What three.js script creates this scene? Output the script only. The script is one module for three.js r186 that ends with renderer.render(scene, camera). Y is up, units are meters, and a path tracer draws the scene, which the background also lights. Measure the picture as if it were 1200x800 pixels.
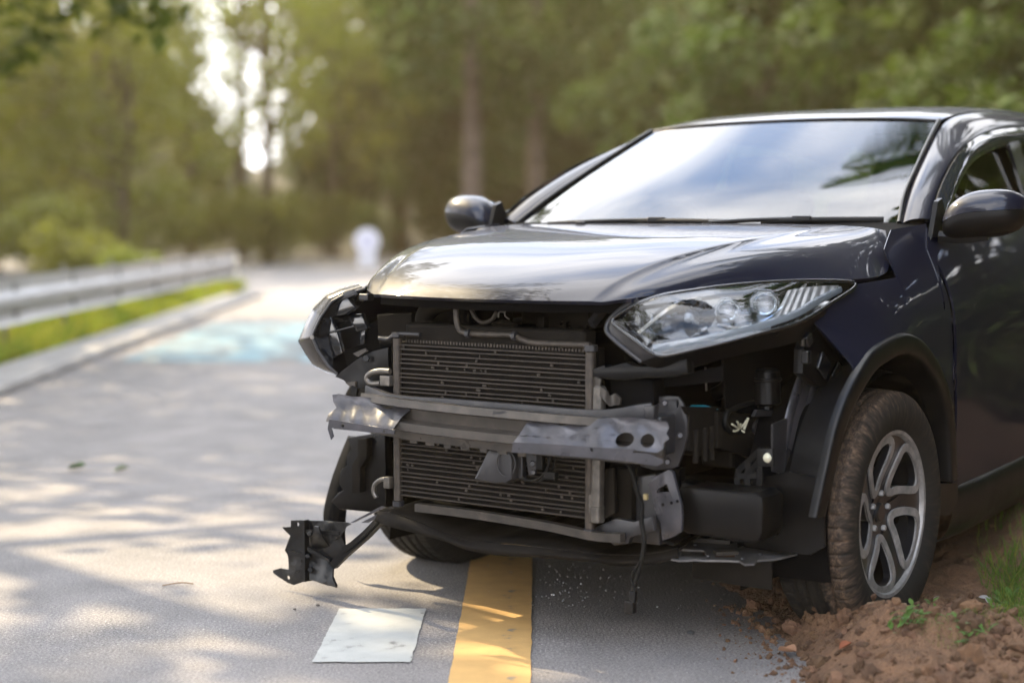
import * as THREE from 'three';
import { RoundedBoxGeometry } from 'three/addons/geometries/RoundedBoxGeometry.js';
import { mergeGeometries, mergeVertices, toCreasedNormals } from 'three/addons/utils/BufferGeometryUtils.js';
import { TessellateModifier } from 'three/addons/modifiers/TessellateModifier.js';
import { ImprovedNoise } from 'three/addons/math/ImprovedNoise.js';

// ---------- camera, sky, sun, exposure ----------
const scene = new THREE.Scene();
const camera = new THREE.PerspectiveCamera(23.07, 1024 / 682, 0.1, 400);
camera.position.set(0, 1.104, 0);
camera.rotation.set(-4.108 * Math.PI / 180, 0, 0);
camera.filmGauge = 36;
camera.focus = 4.6;
camera.userData.fStop = 1.35;
const renderer = new THREE.WebGLRenderer({ antialias: true });
renderer.toneMapping = THREE.LinearToneMapping;
renderer.toneMappingExposure = 2.75;
renderer.shadowMap.enabled = true;
const SUN = new THREE.Vector3(-0.52, 0.66, -0.54).normalize();
const sun = new THREE.DirectionalLight(new THREE.Color(1, 0.82, 0.54), 5);
sun.position.copy(SUN).multiplyScalar(60);
sun.castShadow = true;
sun.shadow.mapSize.set(4096, 4096);
Object.assign(sun.shadow.camera, { left: -40, right: 40, top: 40, bottom: -40, near: 1, far: 160 });
sun.shadow.radius = 1.5;
scene.add(sun, sun.target);

const perlin = new ImprovedNoise();
const N3 = (x, y, z) => perlin.noise(x + 31.7, y + 17.3, z + 5.1);
const fbm = (x, y, z, o = 4) => { let s = 0, a = 0.5, f = 1; for (let i = 0; i < o; i++) { s += a * N3(x * f, y * f, z * f); a *= 0.5; f *= 2.03; } return s; };
let seed = 7;
const rnd = () => { seed = (seed * 1664525 + 1013904223) >>> 0; return seed / 4294967296; };
const rr = (a, b) => a + (b - a) * rnd();
const clamp = (x, a, b) => Math.min(b, Math.max(a, x));
const lerp = (a, b, t) => a + (b - a) * t;
const smooth = (a, b, x) => { const t = clamp((x - a) / (b - a), 0, 1); return t * t * (3 - 2 * t); };

{ // one sky: blue air with thin bright cloud, the same character all round
  const W = 1024, H = 512, d = new Float32Array(W * H * 4);
  for (let j = 0; j < H; j++) for (let i = 0; i < W; i++) {
    const el = (j + 0.5) / H * Math.PI - Math.PI / 2, az = (i + 0.5) / W * 2 * Math.PI;
    const y = Math.sin(el), c = Math.cos(el), x = Math.cos(az) * c, z = Math.sin(az) * c;
    const h = Math.pow(1 - clamp(y, 0, 1), 3);
    let r = lerp(0.42, 0.95, h), g = lerp(0.66, 1.05, h), b = lerp(1.15, 1.32, h);
    const k = 1 / (Math.max(y, 0) + 0.22), px = x * k, pz = z * k;
    const wx = fbm(px * 0.9, pz * 0.9, 3.3, 3) * 1.2, wz = fbm(px * 0.9, pz * 0.9, 9.1, 3) * 1.2;
    const n = fbm(px * 1.1 + wx * 1.6, pz * 2.3 + wz, 1.7, 6) * 1.5 + 0.5 + fbm(px * 0.45, pz * 0.45, 21, 2) * 0.5;
    const cl = smooth(-0.12, 0.78, n);
    const br = 1.7 + 0.8 * n;
    r = lerp(r, br, cl); g = lerp(g, br * 1.0, cl); b = lerp(b, br * 1.03, cl);
    const q = (j * W + i) * 4; d[q] = r; d[q + 1] = g; d[q + 2] = b; d[q + 3] = 1;
  }
  const t = new THREE.DataTexture(d, W, H, THREE.RGBAFormat, THREE.FloatType);
  t.mapping = THREE.EquirectangularReflectionMapping; t.magFilter = t.minFilter = THREE.LinearFilter; t.wrapS = THREE.RepeatWrapping; t.needsUpdate = true;
  scene.background = t; scene.environment = t;
}
// ---------- helpers ----------
const V = (a) => new THREE.Vector3(a[0], a[1], a[2]);
const TEX = {};
function dataTex(w, h, fn, srgb = true) {
  const d = new Uint8Array(w * h * 4);
  for (let j = 0; j < h; j++) for (let i = 0; i < w; i++) { const c = fn(i / w, j / h, i, j), q = (j * w + i) * 4; d[q] = clamp(c[0], 0, 1) * 255; d[q + 1] = clamp(c[1], 0, 1) * 255; d[q + 2] = clamp(c[2], 0, 1) * 255; d[q + 3] = 255; }
  const t = new THREE.DataTexture(d, w, h); t.wrapS = t.wrapT = THREE.RepeatWrapping; t.magFilter = THREE.LinearFilter; t.minFilter = THREE.LinearMipmapLinearFilter; t.generateMipmaps = true;
  if (srgb) t.colorSpace = THREE.SRGBColorSpace; t.needsUpdate = true; return t;
}
// noise that tiles over 0..1
const tn = (u, v, f, s) => { const a = N3(u * f, v * f, s), b = N3((u - 1) * f, v * f, s), c = N3(u * f, (v - 1) * f, s), d = N3((u - 1) * f, (v - 1) * f, s); return lerp(lerp(a, b, u), lerp(c, d, u), v); };
const tfbm = (u, v, f, s, o = 4) => { let r = 0, a = 0.5; for (let k = 0; k < o; k++) { r += a * tn(u, v, f, s + k * 7); a *= 0.55; f *= 2; } return r; };
const rep = (t, x, y = x) => { const c = t.clone(); c.repeat.set(x, y); c.needsUpdate = true; return c; };
const lin = (r, g, b) => new THREE.Color().setRGB(r, g, b);
function mat_(c, rough, spec, extra = {}) { return new THREE.MeshPhysicalMaterial({ color: lin(...c), roughness: rough, metalness: 0, specularIntensity: spec, side: THREE.DoubleSide, ...extra }); }
function std(c, rough, metal = 0, extra = {}) { return new THREE.MeshStandardMaterial({ color: lin(...c), roughness: rough, metalness: metal, side: THREE.DoubleSide, ...extra }); }
function phys(c, rough, metal = 0, extra = {}) { return new THREE.MeshPhysicalMaterial({ color: lin(...c), roughness: rough, metalness: metal, side: THREE.DoubleSide, ...extra }); }
const taken = {};
const numbered = (n) => { const k = taken[n] = (taken[n] ?? -1) + 1; return k ? `${n}_${String(k).padStart(3, '0')}` : n; };
function boxUV(g) { // uv in metres, by the way a face points
  if (g.index) g = g.toNonIndexed();
  const p = g.attributes.position, uv = new Float32Array(p.count * 2), a = new THREE.Vector3(), b = new THREE.Vector3(), c = new THREE.Vector3();
  for (let i = 0; i < p.count; i += 3) {
    a.fromBufferAttribute(p, i); b.fromBufferAttribute(p, i + 1); c.fromBufferAttribute(p, i + 2);
    const n = b.clone().sub(a).cross(c.clone().sub(a)), ax = Math.abs(n.x), ay = Math.abs(n.y), az = Math.abs(n.z);
    [a, b, c].forEach((q, k) => { const [s, t] = ay > ax && ay > az ? [q.x, q.z] : ax > az ? [q.z, q.y] : [q.x, q.y]; uv[(i + k) * 2] = s; uv[(i + k) * 2 + 1] = t; });
  }
  g.setAttribute('uv', new THREE.BufferAttribute(uv, 2)); return g;
}
function mesh(name, g, m, parent) {
  if (Array.isArray(g)) g = mergeGeometries(g.map((q) => boxUV(q.index ? q : q.clone())));
  else if (!g.userData.keep) g = boxUV(g);
  const o = new THREE.Mesh(g, m); o.name = parent === scene ? numbered(name) : name; o.castShadow = o.receiveShadow = true; parent.add(o); return o;
}
function tag(o, label, category, group, kind) { Object.assign(o.userData, { label, category }); if (group) o.userData.group = group; if (kind) o.userData.kind = kind; return o; }
function structure(o, label) { o.userData.kind = 'structure'; o.userData.label = label; return o; }
function smoothNormals(g, ang = 0.6) { g.deleteAttribute('uv'); g.deleteAttribute('normal'); return toCreasedNormals(mergeVertices(g, 1e-5), ang); }
// cubic B-spline through the ends, near the inner points
function bcurve(P, t) { // P array of arrays
  const n = P.length, s = clamp(t, 0, 1) * (n - 1), i = Math.min(Math.floor(s), n - 2), f = s - i;
  const at = (k) => k < 0 ? P[0].map((x, q) => 2 * x - P[1][q]) : k >= n ? P[n - 1].map((x, q) => 2 * x - P[n - 2][q]) : P[k];
  const a = at(i - 1), b = at(i), c = at(i + 1), d = at(i + 2);
  const w0 = (1 - f) ** 3 / 6, w1 = (3 * f ** 3 - 6 * f * f + 4) / 6, w2 = (-3 * f ** 3 + 3 * f * f + 3 * f + 1) / 6, w3 = f ** 3 / 6;
  return b.map((_, q) => w0 * a[q] + w1 * b[q] + w2 * c[q] + w3 * d[q]);
}
function sheet(fn, nu, nv, thick = 0, flip = false) { // fn(u,v)->[x,y,z]; with thickness it is a closed shell
  const pos = [], idx = [];
  for (let j = 0; j <= nv; j++) for (let i = 0; i <= nu; i++) pos.push(...fn(i / nu, j / nv));
  const id = (i, j) => j * (nu + 1) + i;
  for (let j = 0; j < nv; j++) for (let i = 0; i < nu; i++) { const a = id(i, j), b = id(i + 1, j), c = id(i + 1, j + 1), d = id(i, j + 1); if (flip) idx.push(a, d, c, a, c, b); else idx.push(a, b, c, a, c, d); }
  const g = new THREE.BufferGeometry(); g.setAttribute('position', new THREE.Float32BufferAttribute(pos, 3)); g.setIndex(idx); g.computeVertexNormals();
  if (!thick) return g;
  const nrm = g.attributes.normal.array, n = pos.length / 3, p2 = pos.slice(), i2 = idx.slice();
  for (let k = 0; k < n; k++) for (let q = 0; q < 3; q++) p2.push(pos[3 * k + q] - nrm[3 * k + q] * thick);
  for (let k = 0; k < idx.length; k += 3) i2.push(idx[k] + n, idx[k + 2] + n, idx[k + 1] + n);
  const loop = []; for (let i = 0; i < nu; i++) loop.push(id(i, 0)); for (let j = 0; j < nv; j++) loop.push(id(nu, j)); for (let i = nu; i > 0; i--) loop.push(id(i, nv)); for (let j = nv; j > 0; j--) loop.push(id(0, j));
  const nrmAll = Array.from(nrm); for (let k = 0; k < nrm.length; k++) nrmAll.push(-nrm[k]);
  // rim with its own vertices so that edges stay crisp
  const rimP = [], rimI = [];
  loop.forEach((a, k) => { const b = loop[(k + 1) % loop.length], o = rimP.length / 3; for (const v of [a, b, b + n, a + n]) rimP.push(p2[3 * v], p2[3 * v + 1], p2[3 * v + 2]); if (flip) rimI.push(o, o + 1, o + 2, o, o + 2, o + 3); else rimI.push(o, o + 2, o + 1, o, o + 3, o + 2); });
  const rim = new THREE.BufferGeometry(); rim.setAttribute('position', new THREE.Float32BufferAttribute(rimP, 3)); rim.setIndex(rimI); rim.computeVertexNormals();
  const body = new THREE.BufferGeometry(); body.setAttribute('position', new THREE.Float32BufferAttribute(p2, 3)); body.setAttribute('normal', new THREE.Float32BufferAttribute(nrmAll, 3)); body.setIndex(i2);
  return mergeGeometries([body, rim]);
}
const patch = (rows, nu, nv, thick = 0, flip = false) => sheet((u, v) => bcurve(rows.map((r) => bcurve(r, u)), v), nu, nv, thick, flip);
const mirrorX = (g) => { g = g.clone(); const p = g.attributes.position, n = g.attributes.normal; for (let i = 0; i < p.count; i++) { p.setX(i, -p.getX(i)); if (n) n.setX(i, -n.getX(i)); } if (g.index) { const a = g.index.array; for (let i = 0; i < a.length; i += 3) { const t = a[i]; a[i] = a[i + 1]; a[i + 1] = t; } } else for (const k in g.attributes) { const a = g.attributes[k], s = a.itemSize; for (let i = 0; i < a.count; i += 3) for (let q = 0; q < s; q++) { const t = a.array[i * s + q]; a.array[i * s + q] = a.array[(i + 1) * s + q]; a.array[(i + 1) * s + q] = t; } } return g; };
function tube(pts, r, seg = 0, rad = 8, closed = false) {
  const c = new THREE.CatmullRomCurve3(pts.map(V), closed, 'centripetal');
  const g = new THREE.TubeGeometry(c, seg || pts.length * 6, r, rad, closed);
  if (closed) return g;
  const caps = [0, 1].map((t) => { const q = new THREE.CircleGeometry(r, rad); const d = c.getTangentAt(t).multiplyScalar(t ? 1 : -1); q.applyQuaternion(new THREE.Quaternion().setFromUnitVectors(new THREE.Vector3(0, 0, 1), d)); const o = c.getPointAt(t); q.translate(o.x, o.y, o.z); return q; });
  return mergeGeometries([g, ...caps]);
}
function rbox(c, s, r = 0.004, rot = [0, 0, 0]) { const g = new RoundedBoxGeometry(s[0], s[1], s[2], 2, Math.min(r, Math.min(...s) * 0.45)); g.applyMatrix4(new THREE.Matrix4().makeRotationFromEuler(new THREE.Euler(...rot))); g.translate(...c); return g; }
function cyl(a, b, r1, r2 = r1, n = 20, bevel = 0) {
  const A = V(a), B = V(b), L = A.distanceTo(B), e = Math.min(bevel, L * 0.4);
  const g = new THREE.LatheGeometry([[0, 0], [r1 - e, 0], [r1, e], [r2, L - e], [r2 - e, L], [0, L]].map((p) => new THREE.Vector2(Math.max(p[0], 0), p[1])), n);
  const f = toCreasedNormals(g.deleteAttribute('uv') && mergeVertices((g.deleteAttribute('normal'), g)), 0.7);
  f.applyQuaternion(new THREE.Quaternion().setFromUnitVectors(new THREE.Vector3(0, 1, 0), B.clone().sub(A).normalize())); f.translate(...a); return f;
}
// flat outline in space, given thickness; holes; optional bending after a fine cut
function plate(pts, th, { holes = [], warp = null, edge = 0.03, bevel = 0 } = {}) {
  const P = pts.map(V), n = new THREE.Vector3();
  P.forEach((a, i) => { const b = P[(i + 1) % P.length]; n.x += (a.y - b.y) * (a.z + b.z); n.y += (a.z - b.z) * (a.x + b.x); n.z += (a.x - b.x) * (a.y + b.y); });
  n.normalize(); if (n.z + n.x * 0.6 < -0.01 || (Math.abs(n.z + n.x * 0.6) <= 0.01 && n.y < 0)) n.negate();
  const u = P[1].clone().sub(P[0]); u.addScaledVector(n, -u.dot(n)).normalize(); const v = n.clone().cross(u), o = P[0];
  const to2 = (p) => { const d = p.clone().sub(o); return new THREE.Vector2(d.dot(u), d.dot(v)); };
  const s = new THREE.Shape(P.map(to2)); for (const h of holes) s.holes.push(new THREE.Path(h.map((q) => to2(V(q)))));
  let g = new THREE.ExtrudeGeometry(s, { depth: th, bevelEnabled: bevel > 0, bevelSize: bevel, bevelThickness: bevel, bevelSegments: 2, curveSegments: 6 });
  g.translate(0, 0, -th / 2); g.applyMatrix4(new THREE.Matrix4().makeBasis(u, v, n).setPosition(o));
  if (warp) { g.deleteAttribute('uv'); g = new TessellateModifier(edge, 7).modify(g); const p = g.attributes.position, q = new THREE.Vector3(); for (let i = 0; i < p.count; i++) { q.fromBufferAttribute(p, i); warp(q); p.setXYZ(i, q.x, q.y, q.z); } }
  return smoothNormals(g, 0.5);
}
const ring = (c, rx, ry, u, v, n = 16, a0 = 0) => Array.from({ length: n }, (_, k) => { const a = a0 + k / n * 2 * Math.PI; return [0, 1, 2].map((q) => c[q] + u[q] * rx * Math.cos(a) + v[q] * ry * Math.sin(a)); });
function sweep(prof, path, up = [0, 1, 0], closedProf = true, caps = true, scaleAt = null) {
  const P = path.map(V), nP = prof.length, pos = [], idx = [], U = V(up);
  P.forEach((p, i) => { const t = P[Math.min(i + 1, P.length - 1)].clone().sub(P[Math.max(i - 1, 0)]).normalize(), s = t.clone().cross(U).normalize(), w = s.clone().cross(t).normalize(), k = scaleAt ? scaleAt(i / (P.length - 1)) : 1; for (const [a, b] of prof) pos.push(p.x + s.x * a * k + w.x * b * k, p.y + s.y * a * k + w.y * b * k, p.z + s.z * a * k + w.z * b * k); });
  const m = closedProf ? nP : nP - 1;
  for (let i = 0; i < P.length - 1; i++) for (let k = 0; k < m; k++) { const a = i * nP + k, b = i * nP + (k + 1) % nP; idx.push(a, b, b + nP, a, b + nP, a + nP); }
  if (caps && closedProf) { const f = THREE.ShapeUtils.triangulateShape(prof.map((q) => new THREE.Vector2(...q)), []); for (const t of f) { idx.push(t[0], t[2], t[1]); const o = (P.length - 1) * nP; idx.push(o + t[0], o + t[1], o + t[2]); } }
  const g = new THREE.BufferGeometry(); g.setAttribute('position', new THREE.Float32BufferAttribute(pos, 3)); g.setIndex(idx); return toCreasedNormals(g, 0.55);
}
const dense = (pts, n) => { const c = new THREE.CatmullRomCurve3(pts.map(V), false, 'centripetal'); return Array.from({ length: n + 1 }, (_, k) => c.getPointAt(k / n).toArray()); };
// ---------- materials ----------
TEX.dust = dataTex(512, 512, (u, v) => { const a = tfbm(u, v, 6, 3, 5), s = tn(u, v, 190, 8), st = tn(u, v, 60, 4); const x = 0.74 + 0.42 * a + (s > 0.42 ? 0.5 * (s - 0.3) : 0) + (st > 0.5 ? 0.2 : 0); return [x, x * (0.985 - 0.05 * a), x * (0.96 - 0.08 * a)]; });
TEX.fine = dataTex(512, 512, (u, v) => { const x = 0.5 + 0.5 * tfbm(u, v, 64, 5, 3); return [x, x, x]; }, false);
TEX.rough = dataTex(512, 512, (u, v) => { const x = 0.75 + 0.5 * tfbm(u, v, 5, 12, 5); return [x, x, x]; }, false);
const D2 = rep(TEX.dust, 3), D6 = rep(TEX.dust, 6), R2 = rep(TEX.rough, 2), F8 = rep(TEX.fine, 8);
const M = {
  paint: phys([0.0055, 0.0063, 0.0145], 0.5, 0, { specularIntensity: 0.25, clearcoat: 0.6, clearcoatRoughness: 0.025 }),
  gloss: phys([0.008, 0.008, 0.009], 0.12, 0, { clearcoat: 0.6, clearcoatRoughness: 0.05 }),
  clad: mat_([0.008, 0.0085, 0.0105], 0.48, 0.5, { map: D6, roughnessMap: R2 }),
  plastic: mat_([0.008, 0.008, 0.0092], 0.45, 0.35, { map: D2, roughnessMap: R2 }),
  dusty: mat_([0.021, 0.0185, 0.0165], 0.7, 0.12, { map: D2 }),
  grey: std([0.05, 0.05, 0.057], 0.5, 0.15, { map: D2, roughnessMap: R2 }),
  coat: std([0.11, 0.11, 0.13], 0.42, 0.3, { map: D2, roughnessMap: R2 }),
  light: std([0.2, 0.195, 0.2], 0.6, 0.1, { map: D2 }),
  beam: std([0.105, 0.094, 0.085], 0.45, 0.35, { map: D2, roughnessMap: R2 }),
  alloy: std([0.24, 0.225, 0.21], 0.45, 0.6, { map: D6, roughnessMap: R2 }),
  tubeAl: std([0.095, 0.079, 0.066], 0.55, 0.4, { map: D6 }),
  fin: mat_([0.011, 0.009, 0.0078], 0.8, 0.2, { map: D6 }),
  rubber: mat_([0.009, 0.009, 0.009], 0.6, 0.4, { map: D6 }),
  dark: mat_([0.004, 0.004, 0.0046], 0.7, 0.06),
  reflector: std([0.42, 0.43, 0.45], 0.1, 1),
  chrome: std([0.82, 0.83, 0.85], 0.06, 1),
  machined: std([0.46, 0.46, 0.47], 0.36, 0.35, { map: D6 }),
  wheelDark: phys([0.012, 0.012, 0.014], 0.3, 0.2, { clearcoat: 0.5, clearcoatRoughness: 0.1 }),
  glass: new THREE.MeshPhysicalMaterial({ color: lin(0.32, 0.36, 0.36), roughness: 0, transmission: 1, thickness: 0, ior: 1.72, side: THREE.DoubleSide }),
  tint: new THREE.MeshPhysicalMaterial({ color: lin(0.03, 0.032, 0.032), roughness: 0, transmission: 1, thickness: 0, ior: 1.55, side: THREE.DoubleSide }),
  lens: new THREE.MeshPhysicalMaterial({ color: lin(0.9, 0.92, 0.94), roughness: 0, transmission: 1, thickness: 0, ior: 1.36, side: THREE.DoubleSide }),
  led: phys([0.2, 0.22, 0.24], 0.1, 0, { clearcoat: 1 }),
  cyan: std([0.01, 0.25, 0.34], 0.5), cream: std([0.55, 0.52, 0.38], 0.5), brass: std([0.3, 0.24, 0.12], 0.5, 0.5),
  black: mat_([0.006, 0.006, 0.0065], 0.35, 0.6),
};

// ---------- the car: x to its left, z to its front, origin on the ground under the front axle ----------
const car = new THREE.Group(); car.name = numbered('crashed_car'); car.position.set(0.325, 0, -4.964); car.rotation.y = -36 * Math.PI / 180; scene.add(car);
tag(car, 'black crossover car with its front bumper torn off, one wheel in brown dirt', 'car');
const part = (n, g, m, p = car) => mesh(n, g, m, p);
// side surface: half width at height y and length z
const SIDE = [ // rows: z .60 to -.84 by .24; columns: y .67 to 1.16 by .07
  [.700, .695, .685, .670, .650, .620, .580, .540], [.800, .797, .790, .778, .755, .722, .685, .645], [.860, .859, .852, .837, .803, .762, .722, .680],
  [.876, .876, .871, .857, .820, .775, .728, .680], [.881, .881, .877, .867, .841, .806, .770, .735], [.882, .882, .880, .872, .853, .822, .786, .752], [.882, .882, .880, .874, .857, .828, .793, .760], [.882, .882, .880, .874, .857, .828, .793, .760]].map((r) => r.map((x) => [x]));
function sideX(y, z) {
  const v = clamp((0.60 - z) / 1.68, 0, 1), u = clamp((y - 0.67) / 0.49, 0, 1);
  const low = Math.max(0, 0.67 - y), crease = (-0.007 * Math.exp(-(((y - 0.62) / 0.14) ** 2)) + 0.006 * Math.exp(-(((y - 0.40) / 0.08) ** 2))) * smooth(-0.4, -0.9, z);
  return bcurve(SIDE.map((r) => bcurve(r, u)), v)[0] - 0.03 * (low / 0.45) ** 2 + crease - (z < -2.2 ? 0.09 * ((z + 2.2) / 1.2) ** 2 : 0);
}
const full = (half) => half.map((r) => [...r.slice(1).reverse().map((p) => [-p[0], p[1], p[2]]), ...r]);
{ // hood: centre, plateau, crease, outer field, shoulder, edge
  const H = [
    [[0, .902, .738], [.12, .902, .734], [.25, .903, .720], [.343, .904, .700], [.352, .904, .697], [.372, .902, .690], [.395, .905, .676], [.415, .909, .662], [.437, .912, .645]],
    [[0, .930, .712], [.12, .930, .708], [.25, .931, .692], [.357, .936, .655], [.366, .935, .652], [.388, .926, .648], [.42, .927, .640], [.445, .923, .630], [.465, .917, .612]],
    [[0, .957, .655], [.12, .958, .652], [.26, .960, .636], [.374, .963, .605], [.383, .961, .604], [.405, .949, .602], [.445, .947, .602], [.475, .939, .594], [.500, .924, .572]],
    [[0, 1.000, .54], [.13, 1.002, .535], [.28, 1.004, .518], [.412, 1.003, .490], [.421, 1.001, .489], [.444, .988, .486], [.495, .982, .488], [.545, .964, .474], [.575, .941, .437]],
    [[0, 1.034, .40], [.14, 1.036, .398], [.30, 1.037, .388], [.457, 1.030, .370], [.466, 1.028, .369], [.488, 1.016, .366], [.545, 1.012, .36], [.612, .995, .352], [.651, .950, .314]],
    [[0, 1.058, .25], [.15, 1.059, .25], [.32, 1.060, .245], [.500, 1.052, .230], [.509, 1.051, .229], [.530, 1.042, .226], [.590, 1.038, .22], [.668, 1.026, .20], [.737, .957, .213]],
    [[0, 1.076, .08], [.16, 1.077, .08], [.34, 1.077, .075], [.535, 1.070, .060], [.544, 1.069, .060], [.564, 1.063, .058], [.625, 1.059, .05], [.704, 1.044, .03], [.800, .949, .100]],
    [[0, 1.088, -.08], [.17, 1.089, -.08], [.35, 1.089, -.085], [.560, 1.082, -.10], [.569, 1.081, -.10], [.588, 1.077, -.10], [.650, 1.073, -.10], [.722, 1.056, -.10], [.806, .956, -.03]],
    [[0, 1.094, -.18], [.17, 1.094, -.18], [.36, 1.094, -.185], [.572, 1.088, -.195], [.581, 1.088, -.195], [.600, 1.085, -.195], [.655, 1.081, -.195], [.722, 1.068, -.19], [.797, .968, -.13]],
    [[0, 1.097, -.255], [.18, 1.097, -.255], [.36, 1.097, -.26], [.575, 1.093, -.265], [.585, 1.093, -.265], [.603, 1.091, -.265], [.650, 1.089, -.262], [.700, 1.083, -.255], [.724, 1.078, -.25]],
  ];
  const hood = part('hood', patch(full(H), 120, 72, 0.012), M.paint);
  // inner stiffener under the front lip
  part('hood_stiffener', sweep([[-.012, -.018], [.012, -.018], [.012, .014], [-.012, .014]], dense([[-.40, .890, .615], [-.2, .888, .655], [0, .887, .67], [.2, .888, .655], [.40, .890, .615]], 24)), M.dark, hood);
  part('windscreen_washer_nozzle', rbox([-.28, 1.098, -.2], [.03, .012, .02], .005), M.black, hood); 
}
{ // front fenders, from the arch trim to the outer edge
  const inner = [[.88,.7187,.2828],[.88,.7467,.2477],[.88,.7656,.2013],[.88,.7803,.1539],[.88,.7908,.1055],[.88,.7992,.0562],[.88,.8035,.0114],[.88,.8039,-.0227],[.88,.7961,-.081],[.88,.7764,-.141],[.88,.7468,-.2028],[.88,.7021,-.2667],[.88,.65,-.3197],[.88,.5882,-.3613],[.88,.492,-.3921],[.88,.3762,-.4111]];
  const outer = [[.868,.7398,.2827],[.83,.801,.3187],[.785,.8567,.3395],[.8,.8972,.258],[.803,.939,.1208],[.811,.9448,.0031],[.818,.951,-.1111],[.782,1.0273,-.1283],[.735,1.0806,-.2231],[.768,1.0972,-.4317],[.802,1.0244,-.3578],[.836,.9589,-.3712],[.858,.8935,-.3765],[.877,.7114,-.3757],[.881,.4619,-.3976],[.881,.3691,-.4088]];
  const np = inner.length - 1;
  const at = (L, u) => { const s = u * np, i = Math.min(Math.floor(s), np - 1); return L[i].map((x, q) => lerp(x, L[i + 1][q], s - i)); };
  const di = dense(inner, np * 6);
  const fn = (u, v) => { const a = di[Math.round(u * np * 6)], b = at(outer, u), y = lerp(a[1], b[1], v), z = lerp(a[2], b[2], v); return [sideX(y, z) + (1 - v) * (a[0] - sideX(a[1], a[2])) + v * (u < .2 ? b[0] - sideX(b[1], b[2]) : 0) * smooth(.2, .1, u), y, z]; };
  const g = sheet(fn, np * 6, 36, 0.004);
  part('front_fender', g, M.paint); part('front_fender', mirrorX(g), M.paint);
  // black arch trim
  const arch = dense([[.848,.3729,.4507],[.852,.4125,.441],[.86,.4898,.4215],[.87,.5899,.3922],[.878,.6655,.3474],[.884,.7196,.2916],[.884,.7663,.2103],[.884,.7915,.1148],[.884,.8046,-.0132],[.884,.7772,-.1312],[.884,.7111,-.2438],[.884,.6408,-.3164],[.884,.5692,-.3584],[.884,.481,-.3823],[.884,.3679,-.4012]], 90);
  const C = [0, .34, 0];
  const trim = (from) => sheet((u, v) => {
    const p = arch[Math.round(lerp(from, 1, u) * 90)], dy = C[1] - p[1], dz = C[2] - p[2], L = Math.hypot(dy, dz), k = L;
    const [inw, out] = bcurve([[-.002, -.012], [-.002, .004], [.004, .012], [.030, .013], [.050, .012], [.056, .004], [.056, -.02], [.058, -.06], [.06, -.12]], v);
    return [p[0] + out, p[1] + dy / k * inw, p[2] + dz / k * inw];
  }, 90, 24, 0);
  part('wheel_arch_trim', trim(0), M.clad); part('wheel_arch_trim', mirrorX(trim(.34)), M.clad);
  for (const s of [1, -1]) {
    let lin_ = sheet((u, v) => { const a = lerp(s > 0 ? -0.42 : .35, Math.PI + 0.5, u), r = 0.362 + 0.01 * Math.sin(a * 9) * (v < .95 ? 1 : 0); return [lerp(.60, .845, v), .335 + r * Math.sin(a), r * Math.cos(a)]; }, 80, 10);
    let wall = sheet((u, v) => [.60 - .02 * Math.sin(v * 3), lerp(.14, .80, v), lerp(.36, -.38, u)], 6, 6);
    if (s < 0) { lin_ = mirrorX(lin_); wall = mirrorX(wall); }
    part('wheel_liner', mergeGeometries([lin_, wall]), M.dark);
  }
}
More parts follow.
